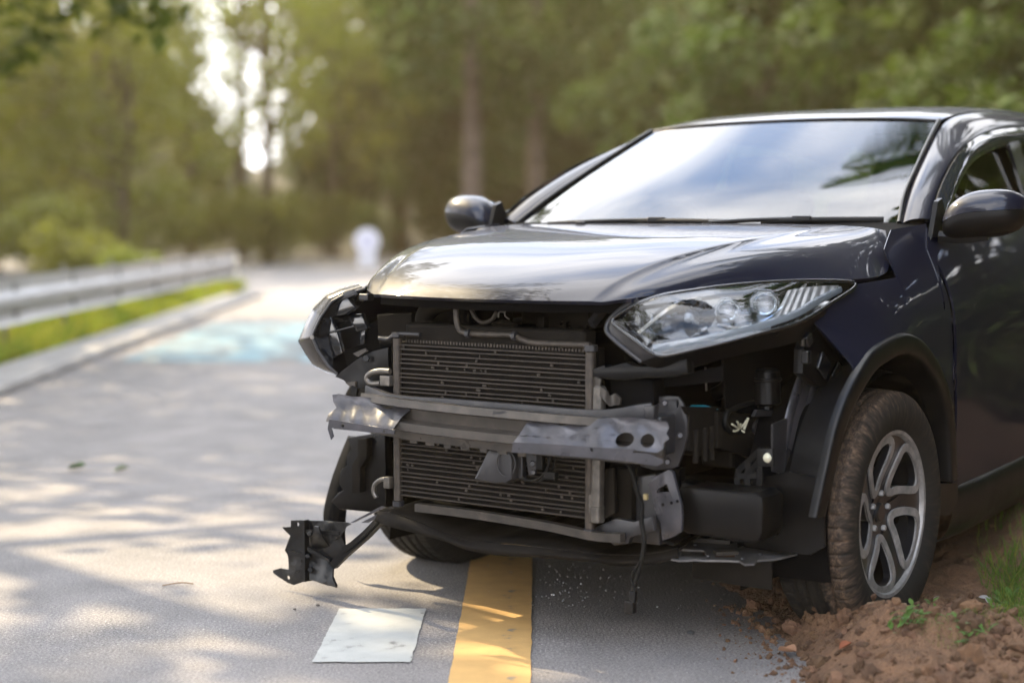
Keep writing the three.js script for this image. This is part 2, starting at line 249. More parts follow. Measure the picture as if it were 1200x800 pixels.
{ // doors and rear body
  const fe = dense([[.88,.3291,-.43],[.88,.4587,-.4266],[.877,.7097,-.4019],[.858,.8926,-.4024],[.836,.9582,-.3969],[.802,1.024,-.383],[.775,1.0773,-.4603]], 40);
  const side = (z0, z1, y0, y1) => sheet((u, v) => { const f = fe[Math.round(v * 40)]; const a = z0 === null ? f[2] : z0; const y = lerp(z0 === null ? fe[0][1] : y0, z0 === null ? fe[40][1] : y1, v), yy = z0 === null ? lerp(f[1], lerp(y0, y1, v), u) : y, z = lerp(a, z1, u); return [sideX(yy, z), yy, z]; }, 60, 40, 0.006);
  const fd = side(null, -1.38, .30, 1.125), rd = side(-1.39, -2.2, .30, 1.125);
  const quarter = sheet((u, v) => { const z = lerp(-2.21, -3.35, u), arch = .33 + Math.sqrt(Math.max(0, .39 ** 2 - (z + 2.61) ** 2)), y = lerp(Math.max(.32, Math.abs(z + 2.61) < .39 ? arch : 0), lerp(1.13, 1.05, u), v); return [sideX(y, z), y, z]; }, 80, 30, .006);
  for (const s of [1, -1]) {
    const m = (g) => s > 0 ? g : mirrorX(g);
    const d = part('front_door', m(fd), M.paint);
    part('door_handle', m(rbox([.888, .93, -1.2], [.03, .03, .2], .012)), M.paint, d);
    const d2 = part('rear_door', m(rd), M.paint);
    part('rear_quarter_panel', m(quarter), M.paint);
    part('sill_trim', m(sheet((u, v) => { const z = lerp(-.40, -2.2, u), q = bcurve([[.80, .16], [.845, .17], [.882, .215], [.89, .27], [.887, .31], [.878, .335], [.86, .34]], v); return [q[0] - .012 * smooth(.12, 0, u), q[1] + .03 * smooth(-.4, -1.2, z), z]; }, 40, 20)), M.clad);
    part('mud_guard', m(plate([[.875,.3681,-.2764],[.875,.3483,-.432],[.875,.298,-.4346],[.875,.2638,-.3772],[.875,.2779,-.2618]], .01)), M.clad);
    // pillar and roof rail
    const W = [[.688, 1.094, -.425], [.650, 1.177, -.553], [.614, 1.267, -.728], [.579, 1.353, -.904], [.548, 1.432, -1.075], [.546, 1.472, -1.26], [.548, 1.496, -1.6], [.55, 1.494, -2.2], [.55, 1.44, -2.9]];
    const S = [[.775, 1.105, -.475], [.748, 1.175, -.56], [.705, 1.290, -.80], [.672, 1.354, -1.02], [.652, 1.392, -1.26], [.643, 1.412, -1.5], [.640, 1.422, -1.8], [.645, 1.41, -2.3], [.655, 1.34, -2.9]];
    const B = W.map((w, i) => { const q = S[i]; return [[w[0], w[1] - .012, w[2] - .01], w, [lerp(w[0], q[0], .3) + .012, lerp(w[1], q[1], .3) + .016, lerp(w[2], q[2], .3) + .012], [lerp(w[0], q[0], .75) + .016, lerp(w[1], q[1], .75) + .010, lerp(w[2], q[2], .75) + .012], q, [q[0] - .03, q[1] - .006, q[2] - .004]]; });
    part('windscreen_pillar', m(patch(B, 24, 90)), M.paint);
    // door frame edge line in rubber
    part('window_seal', m(tube(S.slice(0, 7).map((q) => [q[0] + .004, q[1] - .004, q[2] - .004]), .007, 60, 6)), M.rubber);
    // window glass
    part('side_window', m(sheet((u, v) => { const t = bcurve(S, u * .75), z = t[2], b = [sideX(1.115, Math.min(z, -.52)) - .02, 1.105, z]; return [lerp(b[0], t[0] - .014, v), lerp(b[1], t[1], v), lerp(b[2], t[2], v)]; }, 50, 14)), M.tint);
    // rain visor along the top of the window
    const vis = part('rain_visor', m(sheet((u, v) => { const t = bcurve(S, lerp(.03, .66, u)), w = .052 * Math.min(1, u * 6 + .25) * v; const nx = u < .35 ? .35 : .12; return [t[0] + .008 + .022 * Math.sin(v * 1.9) + .1 * w * .3, t[1] + .012 - w * lerp(.55, 1, smooth(.1, .6, u)), t[2] + .01 - w * lerp(.75, .15, smooth(.1, .6, u))]; }, 60, 10, .003)), new THREE.MeshPhysicalMaterial({ color: lin(.05, .055, .06), roughness: .02, transmission: .55, thickness: 0, ior: 1.6, side: THREE.DoubleSide }));
    part('pillar_trim', m(plate([[.70, 1.40, -1.36], [.70, 1.40, -1.46], [.81, 1.10, -1.44], [.81, 1.10, -1.32]].map((q) => [q[0] - .035, q[1], q[2]]), .012)), M.gloss);
    // sail between window and mirror
    part('mirror_sail', m(plate([[.795,1.1612,-.4387],[.795,1.1713,-.4706],[.795,1.0971,-.5201],[.795,1.0569,-.542],[.795,1.0581,-.3988]], .014)), M.clad);
  }
  // roof
  const roofRows = [
    [[0, 1.449, -1.005], [.18, 1.448, -1.008], [.35, 1.445, -1.022], [.48, 1.438, -1.05], [.547, 1.433, -1.075]],
    [[0, 1.476, -1.12], [.18, 1.475, -1.122], [.35, 1.472, -1.132], [.48, 1.464, -1.155], [.545, 1.456, -1.18]],
    [[0, 1.506, -1.35], [.18, 1.505, -1.35], [.35, 1.502, -1.355], [.49, 1.492, -1.365], [.547, 1.481, -1.38]],
    [[0, 1.530, -1.75], [.2, 1.529, -1.75], [.38, 1.525, -1.75], [.51, 1.512, -1.75], [.552, 1.499, -1.75]],
    [[0, 1.532, -2.2], [.2, 1.53, -2.2], [.38, 1.525, -2.2], [.51, 1.510, -2.2], [.553, 1.496, -2.2]],
    [[0, 1.50, -2.7], [.2, 1.498, -2.7], [.38, 1.49, -2.7], [.51, 1.475, -2.7], [.553, 1.462, -2.7]],
    [[0, 1.44, -3.1], [.2, 1.438, -3.1], [.38, 1.43, -3.1], [.52, 1.415, -3.1], [.55, 1.405, -3.1]]];
  part('roof', patch(full(roofRows), 60, 60, .008), M.paint);
  part('tailgate', patch(full([[[0, 1.43, -3.1], [.3, 1.42, -3.1], [.55, 1.39, -3.08]], [[0, 1.05, -3.42], [.4, 1.05, -3.40], [.76, 1.05, -3.3]], [[0, .7, -3.46], [.4, .7, -3.44], [.80, .7, -3.32]], [[0, .3, -3.42], [.4, .3, -3.4], [.78, .3, -3.3]]]), 24, 24, .01, true), M.paint);
  // windscreen
  const wrows = [
    [[0, 1.086, -.28], [.22, 1.087, -.29], [.42, 1.090, -.322], [.60, 1.094, -.38], [.688, 1.097, -.43]],
    [[0, 1.185, -.455], [.20, 1.185, -.46], [.39, 1.184, -.482], [.55, 1.181, -.52], [.650, 1.178, -.555]],
    [[0, 1.278, -.645], [.19, 1.278, -.65], [.37, 1.276, -.668], [.52, 1.272, -.70], [.614, 1.268, -.73]],
    [[0, 1.365, -.83], [.18, 1.364, -.834], [.35, 1.362, -.85], [.49, 1.358, -.88], [.579, 1.353, -.905]],
    [[0, 1.447, -1.005], [.18, 1.446, -1.008], [.34, 1.443, -1.022], [.475, 1.437, -1.05], [.547, 1.431, -1.075]]];
  const ws = part('windscreen', patch(full(wrows), 60, 48), M.glass);
  part('windscreen_border', [patch(full(wrows.slice(0, 2).map((r, i) => r.map((p, k) => { const q = wrows[0][k], e = wrows[1][k]; return [lerp(q[0], e[0], i * .22), lerp(q[1], e[1], i * .22) - .004, lerp(q[2], e[2], i * .22) - .006]; }))), 50, 4),
    ...[1, -1].map((s) => tube(wrows.map((r) => [s * (r[4][0] + .002), r[4][1] + .002, r[4][2] + .004]), .008, 40, 6)), tube(full([wrows[4]])[0].map((p) => [p[0], p[1] + .001, p[2]]), .005, 40, 6)], M.black, ws);
  // cowl under the wipers
  part('cowl_panel', sheet((u, v) => { const q = bcurve(full([[[0, 1.086, -.245], [.3, 1.086, -.25], [.6, 1.08, -.26], [.72, 1.066, -.28]]])[0], u), e = bcurve(full([[[0, 1.100, -.312], [.3, 1.101, -.33], [.6, 1.103, -.395], [.75, 1.10, -.47]]])[0], u); return q.map((x, k) => lerp(x, e[k], v)); }, 40, 4), M.dark);
  const wiper = (a, b, c) => { const arm = tube([a, [lerp(a[0], b[0], .5), lerp(a[1], b[1], .5) + .002, lerp(a[2], b[2], .5) + .004], b], .007, 20, 6), o = part('wiper', [arm, cyl(a, [a[0], a[1] - .03, a[2]], .02), rbox(b, [.06, .018, .016], .005, [0, .1, 0])], M.black); part('wiper_blade', tube(c, .010, 30, 6), M.rubber, o); };
  wiper([-.48, 1.097, -.31], [-.06, 1.109, -.30], dense([[-.40, 1.098, -.315], [-.06, 1.104, -.30], [.22, 1.100, -.30]], 10));
  wiper([.14, 1.100, -.275], [.42, 1.112, -.335], dense([[.30, 1.103, -.31], [.45, 1.107, -.345], [.64, 1.108, -.43]], 10));
  // mirrors
  const mir = (s) => {
    const c = [.925, 1.125, -.49];
    const egg = (sx, sy, sz, y0, y1) => sheet((u, v) => { const th = u * 2 * Math.PI, ph = lerp(y0, y1, v); const e = (x, p) => Math.sign(x) * Math.abs(x) ** p; const X = e(Math.cos(th) * Math.cos(ph), .72) * sx, Y = e(Math.sin(ph), .8) * sy, Z = e(Math.sin(th) * Math.cos(ph), .85) * sz; return [s * (c[0] + X), c[1] + Y + X * .07 - (X < 0 ? .25 * X * X / sx : 0), c[2] + Z * (Z > 0 ? 1 : .5) - X * .16 - Math.abs(Y) * .1]; }, 48, 16, 0, s < 0);
    const o = part('wing_mirror', egg(.116, .070, .088, .05, Math.PI / 2), M.paint);
    part('mirror_base', egg(.114, .068, .085, -Math.PI / 2, .04), M.clad, o);
    part('mirror_arm', sweep([[-.03, -.014], [.03, -.018], [.036, 0], [.03, .014], [-.03, .012]], dense([[s * .80, 1.062, -.47], [s * .86, 1.058, -.48], [s * .93, 1.068, -.50]], 8)), M.clad, o);
    part('mirror_glass', plate(ring([s * .925, 1.125, -.525], .1, .055, [1, 0, 0], [0, 1, 0], 24), .004), M.chrome, o);
  };
  mir(1); mir(-1);
  // cabin
  part('dashboard', [rbox([0, .98, -.62], [1.36, .16, .46], .06), rbox([-.38, 1.06, -.66], [.36, .08, .2], .03)], M.dark);
  part('steering_wheel', (() => { const g = new THREE.TorusGeometry(.18, .015, 10, 40); g.rotateX(-.45); g.translate(-.38, 1.02, -.88); return g; })(), M.dark);
  for (const x of [-.38, .38]) { const st = part('front_seat', [rbox([x, .92, -1.5], [.48, .62, .14], .06, [-.25, 0, 0]), rbox([x, .62, -1.25], [.5, .16, .5], .06)], M.dark); part('head_rest', rbox([x, 1.27, -1.6], [.26, .17, .1], .045, [-.2, 0, 0]), M.dark, st); }
  part('cabin_floor', [rbox([0, .28, -1.6], [1.6, .05, 3.0], .01), rbox([0, .60, -.42], [1.5, .72, .05], .01), rbox([0, .75, -3.0], [1.4, .9, .3], .03)], M.dark);
}
{ // wheels
  const NA = 540, prof = [];
  const hw = .1075, R = .334;
  const base = [[-.092, .222], [-.104, .238], [-.112, .268], [-.111, .295], [-.102, .316], [-.092, .327]];
  for (let k = 0; k <= 46; k++) { const x = lerp(-.086, .086, k / 46); let r = R - .004 * (x / .086) ** 2; for (const gx of [-.052, -.018, .018, .052]) if (Math.abs(x - gx) < .0048) r -= .007; prof.push([x, r]); }
  const P = [...base, ...prof, ...base.slice().reverse().map(([x, r]) => [-x, r])], np = P.length - 1;
  const pos = [], uv = [], idx = [];
  for (let i = 0; i <= NA; i++) for (let k = 0; k <= np; k++) {
    const a = i / NA * 2 * Math.PI; let [x, r] = P[k]; const ax = Math.abs(x);
    if (r > .31 && ax > .058) { if ((i % 9) === 0) r -= .005; } else if (r > .31 && ax > .022 && ax < .048 && ((i + (k >> 1)) % 9) === 4) r -= .004;
    if (ax > .108 && r > .25) r += 0;
    pos.push(x, r * Math.cos(a), r * Math.sin(a)); uv.push(i / NA, k / np);
    if (i < NA && k < np) { const q = i * (np + 1) + k; idx.push(q, q + 1, q + np + 2, q, q + np + 2, q + np + 1); }
  }
  const tyreG = new THREE.BufferGeometry(); tyreG.setAttribute('position', new THREE.Float32BufferAttribute(pos, 3)); tyreG.setAttribute('uv', new THREE.Float32BufferAttribute(uv, 2)); tyreG.setIndex(idx); tyreG.computeVertexNormals(); tyreG.userData.keep = true;
  // dried clay caked on the tread shoulder
  const mud = dataTex(1024, 256, (u, v) => { const n = fbm(u * 130, v * 22, 40, 5) * .9, sh = smooth(.50, .74, v) * smooth(1.0, .90, v), k = smooth(.18, .85, sh * .70 + n * .62 + N3(u * 300, v * 60, 5) * .12), q = 1 + N3(u * 420, v * 80, 8) * .6 + N3(u * 90, v * 16, 18) * .3, all = smooth(.1, .5, n + .22) * .35; const b = [.115, .11, .105], c = [.43 * q, .345 * q, .275 * q]; const w = clamp(k * .55 + all * .35, 0, 1); return b.map((x, i) => lerp(x, c[i], w)); });
  const tyreM = mat_([1, 1, 1], .75, .4, { map: mud }), tyreB = mat_([.013, .013, .013], .62, .5);
  const win = (g) => { const o = []; for (const [r, a] of [[.080, -3], [.110, -14], [.150, -19], [.180, -20], [.192, -14], [.197, 0], [.194, 15], [.182, 22], [.160, 22], [.127, 17], [.098, 9], [.082, 4]]) { const t = (a + (r - .07) * 95 - 4) * Math.PI / 180; o.push([(r) * Math.sin(t), r * Math.cos(t)]); } const c = new THREE.CatmullRomCurve3(o.map((p) => new THREE.Vector3(p[0], p[1], 0)), true, 'centripetal'); const pts = c.getPoints(48).slice(0, 48); if (!g) return pts.map((p) => new THREE.Vector2(p.x, p.y)); return pts.map((p, i) => { const a = pts[(i + 47) % 48], b = pts[(i + 1) % 48], dx = b.x - a.x, dy = b.y - a.y, L = Math.hypot(dx, dy) || 1; return new THREE.Vector2(p.x - -dy / L * -g, p.y - dx / L * -g); }); };
  const area = (p) => THREE.ShapeUtils.area(p);
  let o13 = win(.021); if (Math.abs(area(o13)) < Math.abs(area(win(0)))) o13 = win(-.021);
  const dish = (g, lift) => { g.deleteAttribute('uv'); g = new TessellateModifier(.02, 5).modify(g); const p = g.attributes.position; for (let i = 0; i < p.count; i++) { const r = Math.hypot(p.getX(i), p.getY(i)); p.setZ(i, p.getZ(i) + lift - .030 * smooth(.2, .03, r)); } g = smoothNormals(g, .5); g.rotateY(Math.PI / 2); return g; };
  const disc = new THREE.Shape(); disc.absarc(0, 0, .214, 0, Math.PI * 2);
  const rotp = (pts, a) => pts.map((p) => p.clone().rotateAround(new THREE.Vector2(), a));
  for (let k = 0; k < 5; k++) disc.holes.push(new THREE.Path(rotp(win(0), k * Math.PI * .4)));
  const discG = dish(new THREE.ExtrudeGeometry(disc, { depth: .02, bevelEnabled: false, curveSegments: 90 }), .062);
  const bandG = []; for (let k = 0; k < 5; k++) { const s = new THREE.Shape(rotp(o13, k * Math.PI * .4).map((p) => p.length() > .2135 ? p.setLength(.2135) : p)); s.holes.push(new THREE.Path(rotp(win(0), k * Math.PI * .4).map((p) => p.multiplyScalar(1)))); bandG.push(dish(new THREE.ExtrudeGeometry(s, { depth: .004, bevelEnabled: true, bevelSize: .0012, bevelThickness: .0012, bevelSegments: 1 }), .0835)); }
  const lathe = (pts, n = 96) => { const g = new THREE.LatheGeometry(pts.map((p) => new THREE.Vector2(p[0], p[1])), n); g.rotateZ(-Math.PI / 2); return toCreasedNormals(mergeVertices((g.deleteAttribute('uv'), g.deleteAttribute('normal'), g)), .6); };
  const lip = lathe([[.208, .070], [.212, .088], [.217, .094], [.226, .095], [.230, .090], [.228, .080], [.222, .078]]);
  const barrel = lathe([[.213, .084], [.206, .04], [.200, -.02], [.205, -.09], [.225, -.095]]);
  const brake = mergeGeometries([lathe([[.05, .03], [.055, .0], [.142, -.002], [.142, -.028], [.05, -.03]])]);
  const hubCap = lathe([[0, .062], [.022, .062], [.027, .058], [.029, .05]], 40);
  const nuts = []; for (let k = 0; k < 5; k++) { const a = (k + .5) * Math.PI * .4; nuts.push(cyl([.048, .052 * Math.cos(a), .052 * Math.sin(a)], [.064, .052 * Math.cos(a), .052 * Math.sin(a)], .0095, .0085, 6, .002)); }
  const caliper = rbox([0, .03, .12], [.08, .17, .07], .02);
  for (const [x, z, s, turn] of [[.772, 0, 1, .5], [-.715, -.1, -1, 0], [.772, -2.61, 1, 0], [-.772, -2.61, -1, 0]]) {
    const w = new THREE.Group(); w.name = 'wheel'; w.position.set(x, .319, z); w.scale.x = 1; if (s < 0) w.rotation.y = Math.PI; w.rotation.x = turn; car.add(w);
    mesh('tyre', tyreG, s > 0 ? tyreM : tyreB, w); const rm = mesh('rim', [barrel, discG], M.wheelDark, w); mesh('rim_lip', lip, M.machined, w);
    for (const b of bandG) mesh('machined_spoke_face', b, M.machined, w);
    mesh('hub_cap', hubCap, M.wheelDark, w); for (const b of nuts) mesh('wheel_nut', b, M.machined, w); mesh('brake_disc', [brake, caliper], M.grey, w);
  }
}

// ---------- the bared front end ----------
const OUT = [.53, .05, .846]; // the way the open front corner faces
const push = (p, d) => [p[0] + OUT[0] * d, p[1] + OUT[1] * d, p[2] + OUT[2] * d];
const relief = (f) => (q) => { const d = f(q); q.x += OUT[0] * d; q.y += OUT[1] * d; q.z += OUT[2] * d; };
const bolt = (c, r = .007, h = .008) => cyl(push(c, -.004), push(c, h), r, r * .9, 6, .001);
{ // condenser and radiator
  const co = part('condenser', rbox([.002, .552, .645], [.62, .425, .014], .002), M.fin);
  for (let k = 0; k < 33; k++) { const y = .345 + k * .0131; part('cooling_tube', rbox([.002, y + .0012 * Math.sin(k * 2.1), .654], [.618, .0032, .012], .001, [0, 0, .002 * Math.sin(k * 1.7)]), M.tubeAl, co); }
  // bent fin patches between the tubes
  const bits = []; for (let k = 0; k < 90; k++) { const y = .345 + Math.floor(rr(0, 32)) * .0131 + .0065; bits.push(rbox([rr(-.3, .3), y, .6535], [rr(.003, .012), .007, .004], .001, [0, rr(-.4, .4), rr(-.5, .5)])); }
  part('bent_fin', mergeGeometries(bits.map(boxUV)), M.tubeAl, co).userData.kind = 'stuff';
  part('header_tank', cyl([-.318, .325, .655], [-.318, .785, .655], .0125, .0125, 16, .004), M.tubeAl, co);
  part('header_tank', cyl([.322, .315, .655], [.322, .775, .655], .0135, .0135, 16, .004), M.tubeAl, co);
  for (const g of [cyl([-.318, .785, .655], [-.318, .797, .655], .017), cyl([.322, .775, .655], [.322, .79, .655], .018), cyl([.322, .30, .655], [.322, .318, .655], .017), cyl([-.318, .312, .655], [-.318, .327, .655], .016)]) part('tank_cap', g, M.grey, co);
  const rd = part('receiver_drier', cyl([.3483,.3642,.662], [.3546,.6882,.662], .0165, .0165, 20, .005), M.alloy);
  part('drier_cap', [cyl([.3484,.3379,.662], [.3482,.3818,.662], .0185, .0185, 18, .003), rbox([.3391,.3861,.668], [.02, .05, .012], .003)], M.alloy, rd);
  const tank = part('radiator_top_tank', [rbox([-.01, .797, .605], [.60, .055, .06], .012), rbox([-.02, .765, .60], [.62, .012, .075], .003)], M.dusty);
  const teeth = []; for (let k = 0; k < 58; k++) teeth.push(rbox([-.30 + k * .0105, .7735, .638], [.006, .009, .006], .001));
  part('crimp_tooth_row', mergeGeometries(teeth.map(boxUV)), M.tubeAl, tank).userData.kind = 'stuff';
  part('radiator_core', rbox([0, .56, .60], [.64, .44, .03], .002), M.fin, tank);
  part('coolant_pipe', tube([[-.121,.9138,.645],[-.1155,.8263,.645],[-.1039,.8083,.645],[-.0807,.8034,.645],[-.0033,.803,.645],[.0725,.8038,.645],[.1002,.7937,.645],[.1276,.7881,.645],[.2036,.7869,.645],[.3146,.7884,.645]], .0085, 80, 10), M.tubeAl);
  for (const c of [[-.0739,.8028,.65],[.0789,.8032,.65]]) part('pipe_clip', cyl([c[0] - .006, c[1], c[2]], [c[0] + .006, c[1], c[2]], .012), M.grey);
  const hose = part('radiator_hose', tube([[-.2889,.778,.57],[-.2918,.8162,.57],[-.2855,.8451,.57],[-.2579,.8674,.57],[-.2065,.8831,.57],[-.1028,.9024,.57],[.0124,.91,.57]], .027, 60, 16), M.dusty);
  part('hose_clamp', cyl([-.2903,.7971,.57], [-.2903,.8139,.57], .031, .031, 20), M.tubeAl, hose);
  const rf = part('pipe_fitting', tube([[-.3372,.6888,.665],[-.3839,.6863,.665],[-.4154,.675,.665],[-.4218,.6627,.665],[-.4061,.6515,.665],[-.3716,.6535,.665]], .0085, 40, 10), M.alloy);
  part('fitting_block', rbox([-.3498,.6619,.665], [.036, .03, .022], .004), M.alloy, rf);
  const rf2 = part('pipe_fitting', tube([[-.3455,.3871,.665],[-.3736,.3821,.665],[-.3957,.3656,.665],[-.3991,.3435,.665],[-.3897,.3298,.665]], .0065, 30, 8), M.alloy);
  part('fitting_block', rbox([-.3455,.3774,.665], [.022, .032, .02], .003), M.alloy, rf2);
}
{ // bumper beam, its torn covers, the strip above
  const path = dense([[-.4158,.5754,.68],[-.2977,.5752,.72],[-.1759,.5738,.74],[-.0232,.5719,.75],[.1468,.5713,.755],[.2763,.5695,.75],[.3982,.569,.74],[.4948,.5653,.715],[.5603,.5656,.69]], 48);
  const bm = part('bumper_beam', sweep([[.004, .050], [.014, .050], [.016, .030], [.012, .027], [-.012, .023], [-.014, -.006], [.010, -.010], [.017, -.013], [.018, -.034], [.006, -.038], [.004, -.058], [-.004, -.058], [-.036, -.04], [-.04, .046]], path), M.beam);
  const tabs = []; for (let k = 0; k < 7; k++) { const p = path[11 + k * 3]; tabs.push(rbox([p[0], p[1] - .062, p[2] - .003], [.024 + .006 * (k % 2), .012, .003], .001, [0, 0, .05])); }
  part('beam_flange_tab', tabs, M.beam, bm);
  part('tow_bracket', plate([[.0997,.6153,.765],[.1324,.6197,.765],[.1406,.6159,.765],[.1216,.6102,.765],[.0942,.6083,.765]], .01), M.grey, bm);
  const wr = (s, a) => (q) => a * fbm(q.x * s, q.y * s * 1.5, q.z * s, 3);
  // cover on the car's right end
  const yTop = .615, L = [[-.5157,.6166,.7],[-.4932,.6204,.7],[-.4485,.6159,.7],[-.3855,.6174,.7],[-.3482,.6149,.7],[-.339,.6013,.7],[-.3237,.5904,.7],[-.3022,.5895,.7],[-.2899,.5997,.7],[-.2534,.6115,.7],[-.2054,.6075,.7],[-.2264,.5968,.7],[-.2567,.5737,.7],[-.2811,.5438,.7],[-.2904,.5325,.7],[-.3612,.5356,.7],[-.4492,.5389,.7],[-.5278,.5442,.7],[-.5228,.5628,.7],[-.4968,.5815,.7],[-.5127,.5974,.7]];
  const c1 = part('torn_beam_cover', plate(L, .003, { edge: .02, warp: relief((q) => .06 * smooth(.61, .53, q.y) + .015 + wr(9, .02)(q) + .006 * Math.sin(q.x * 70) * smooth(.60, .57, q.y)) }), M.coat);
  part('cover_flange', plate([[-.4554,.5586,.785],[-.219,.5463,.785],[-.222,.5346,.785],[-.3187,.5332,.785],[-.4116,.5357,.785],[-.4493,.5353,.785],[-.4401,.5123,.785],[-.4497,.5021,.785],[-.462,.532,.785]], .003, { holes: [[-.4486,.5428,.74],[-.4391,.5435,.74],[-.4391,.5352,.74],[-.4486,.5345,.74]].length ? [[[-.4099,.5488,.785],[-.4005,.5495,.785],[-.4006,.5401,.785],[-.41,.5394,.785]], [[-.2609,.5444,.785],[-.2519,.5451,.785],[-.252,.537,.785],[-.261,.5363,.785]]] : [] }), M.coat, c1);
  // cover on the car's left end with two oval openings
  const oval = (cx, w, h) => ring(cx, w, h, [.94, .30, 0], [-.30, .94, 0], 20);
  const Rr = [[.1296,.5353,.72],[.1486,.5568,.72],[.173,.5896,.72],[.2105,.6054,.72],[.245,.6111,.72],[.2582,.6109,.72],[.2556,.602,.72],[.2609,.5936,.72],[.274,.5902,.72],[.2923,.5915,.72],[.3027,.6009,.72],[.3235,.6089,.72],[.385,.6153,.72],[.4852,.6243,.72],[.5537,.6228,.72],[.5874,.621,.72],[.5923,.6067,.72],[.5852,.5937,.72],[.5925,.5817,.72],[.5782,.5723,.72],[.5759,.5574,.72],[.5591,.5477,.72],[.5152,.5484,.72],[.4856,.5482,.72],[.3853,.5423,.72],[.282,.5406,.72]];
  const c2 = part('torn_beam_cover', plate(Rr, .003, { edge: .02, holes: [oval([.4669,.57,.72], .0285, .0165), oval([.5321,.5729,.72], .021, .0155)], warp: relief((q) => .055 * smooth(.62, .53, q.y) + .03 + wr(8, .022)(q) + .005 * Math.sin(q.x * 55 + q.y * 20)) }), M.coat);
  part('cover_flange', plate([[.1799,.5451,.795],[.3331,.5506,.795],[.4341,.5523,.795],[.5444,.5569,.795],[.5372,.5481,.795],[.5804,.5495,.795],[.6185,.5383,.795],[.6256,.5327,.795],[.6044,.5207,.795],[.5325,.5248,.795],[.4342,.5249,.795],[.3074,.5229,.795],[.1759,.5186,.795]], .003, { holes: [ring([.4192,.5458,.795], .005, .005, [1, 0, 0], [0, 1, 0], 10)] }), M.coat, c2);
  part('upper_strip', sweep([[-.008, -.017], [.008, -.017], [.010, 0], [.008, .017], [-.008, .017]], dense([[-.4232,.6285,.66],[-.3777,.6233,.68],[-.3143,.6147,.7],[-.2534,.6115,.7],[-.1198,.6131,.7],[.0235,.6133,.7],[.1614,.6135,.7],[.2944,.6126,.7],[.3847,.6155,.7],[.4428,.6238,.7],[.4863,.6343,.69],[.5135,.6386,.67]], 48)), M.grey);
  part('strip_end', plate([[.5048,.6474,.68],[.5318,.6491,.68],[.5296,.6194,.68],[.5099,.618,.68]], .02, { bevel: .002 }), M.grey);
}
{ // car's left front corner: rail, plates and brackets
  const fl = part('beam_mounting_plate', plate([[.4407,.6534,.6],[.5183,.6669,.6],[.5504,.6667,.6],[.5627,.6525,.6],[.5753,.6106,.6],[.5756,.5721,.6],[.5638,.5283,.6],[.5493,.4927,.6],[.5247,.4841,.6],[.4823,.4782,.6],[.4418,.4834,.6],[.431,.5831,.6]], .006, { bevel: .001, holes: [ring([.548,.6495,.6], .004, .012, [1, 0, 0], [0, 1, 0], 8)] }), M.grey);
  for (const c of [[.5115,.6497,.605],[.5565,.5712,.605],[.5201,.5016,.605],[.4565,.6397,.605],[.4902,.499,.605]]) part('bolt', bolt(c, .008), M.coat, fl);
  part('beam_end_box', [rbox([.4997,.5738,.63], [.085, .10, .09], .008)], M.grey);
  const ribZ = {812.5: 0.5714, 823: 0.526, 831: 0.4909};
  const cb = part('crash_box', [plate([[.575,.6234,.5997],[.575,.6191,.4608],[.575,.5266,.4591],[.575,.5333,.5983]], .012), plate([[.575,.647,.6252],[.575,.6285,.443],[.575,.6139,.4517],[.575,.6212,.5996]], .012), rbox([.53, .56, .42], [.08, .10, .22], .006)], M.dusty);
  for (const x of [812.5, 823, 831]) part('crash_box_rib', cyl([.583, .555 + .03, ribZ[x]], [.583, .50, ribZ[x]], .008, .008, 10), M.dusty, cb);
  const rail = part('frame_rail', [plate([[.585,.6189,.4743],[.585,.6052,.3513],[.585,.5762,.1877],[.585,.5467,.0761],[.585,.4342,.0629],[.585,.466,.2342],[.585,.5017,.3678],[.585,.5289,.4727]], .012, { holes: [ring([.585,.5583,.229], .010, .008, [0, 0, 1], [0, 1, 0], 10), ring([.585,.5127,.2206], .012, .009, [0, 0, 1], [0, 1, 0], 10)], bevel: .001 }), rbox([.53, .53, .12], [.09, .14, .5], .008)], M.dusty);
  part('rail_boss', [plate(ring([.595,.5598,.2481], .042, .021, [0, 0, 1], [0, 1, 0], 20), .006, { bevel: .002, holes: [ring([.595,.5611,.2603], .008, .006, [0, 0, 1], [0, 1, 0], 10), ring([.595,.5554,.2262], .012, .008, [0, 0, 1], [0, 1, 0], 10)] }), plate(ring([.595,.5156,.2399], .028, .02, [0, 0, 1], [0, 1, 0], 20), .006, { bevel: .002, holes: [ring([.595,.5156,.2399], .012, .009, [0, 0, 1], [0, 1, 0], 12)] })], M.grey, rail);
  part('inner_apron', plate([[.6,.7895,.4734],[.6,.7901,.0969],[.6,.6104,.0405],[.6,.573,.192],[.6,.6288,.4525]], .006), M.dark);
  // fender support with pressed ridges
  part('fender_support', sheet((u, v) => { const a = bcurve([[.7,.7018,.2451],[.7,.6494,.288],[.7,.5862,.3252],[.7,.5216,.3428],[.7,.465,.3509]], v), b = bcurve([[.735,.6797,.1077],[.735,.6169,.1475],[.735,.552,.1816],[.735,.4986,.2107],[.735,.4446,.2494]], v), r = .010 * Math.max(0, Math.sin(u * Math.PI * 4.3 + .3)) ; return push(a.map((x, k) => lerp(x, b[k], u)), r - .006 * smooth(.9, 1, u)); }, 48, 24, .004), M.coat);
  part('fender_support_flange', plate([[.71,.5905,.4067],[.71,.5981,.326],[.71,.5325,.334],[.71,.4506,.2436],[.71,.4375,.2828],[.71,.4701,.4038]], .006), M.grey);
  // bracket below the lamp tip
  const cb2 = part('bumper_corner_bracket', plate([[.765,.8254,.3365],[.765,.8362,.2927],[.765,.814,.2471],[.765,.7271,.1103],[.765,.7016,.1041],[.765,.6864,.1718],[.765,.6801,.2632],[.765,.6921,.3033],[.765,.7235,.3723],[.765,.7796,.369]], .02, { bevel: .004 }), M.plastic);
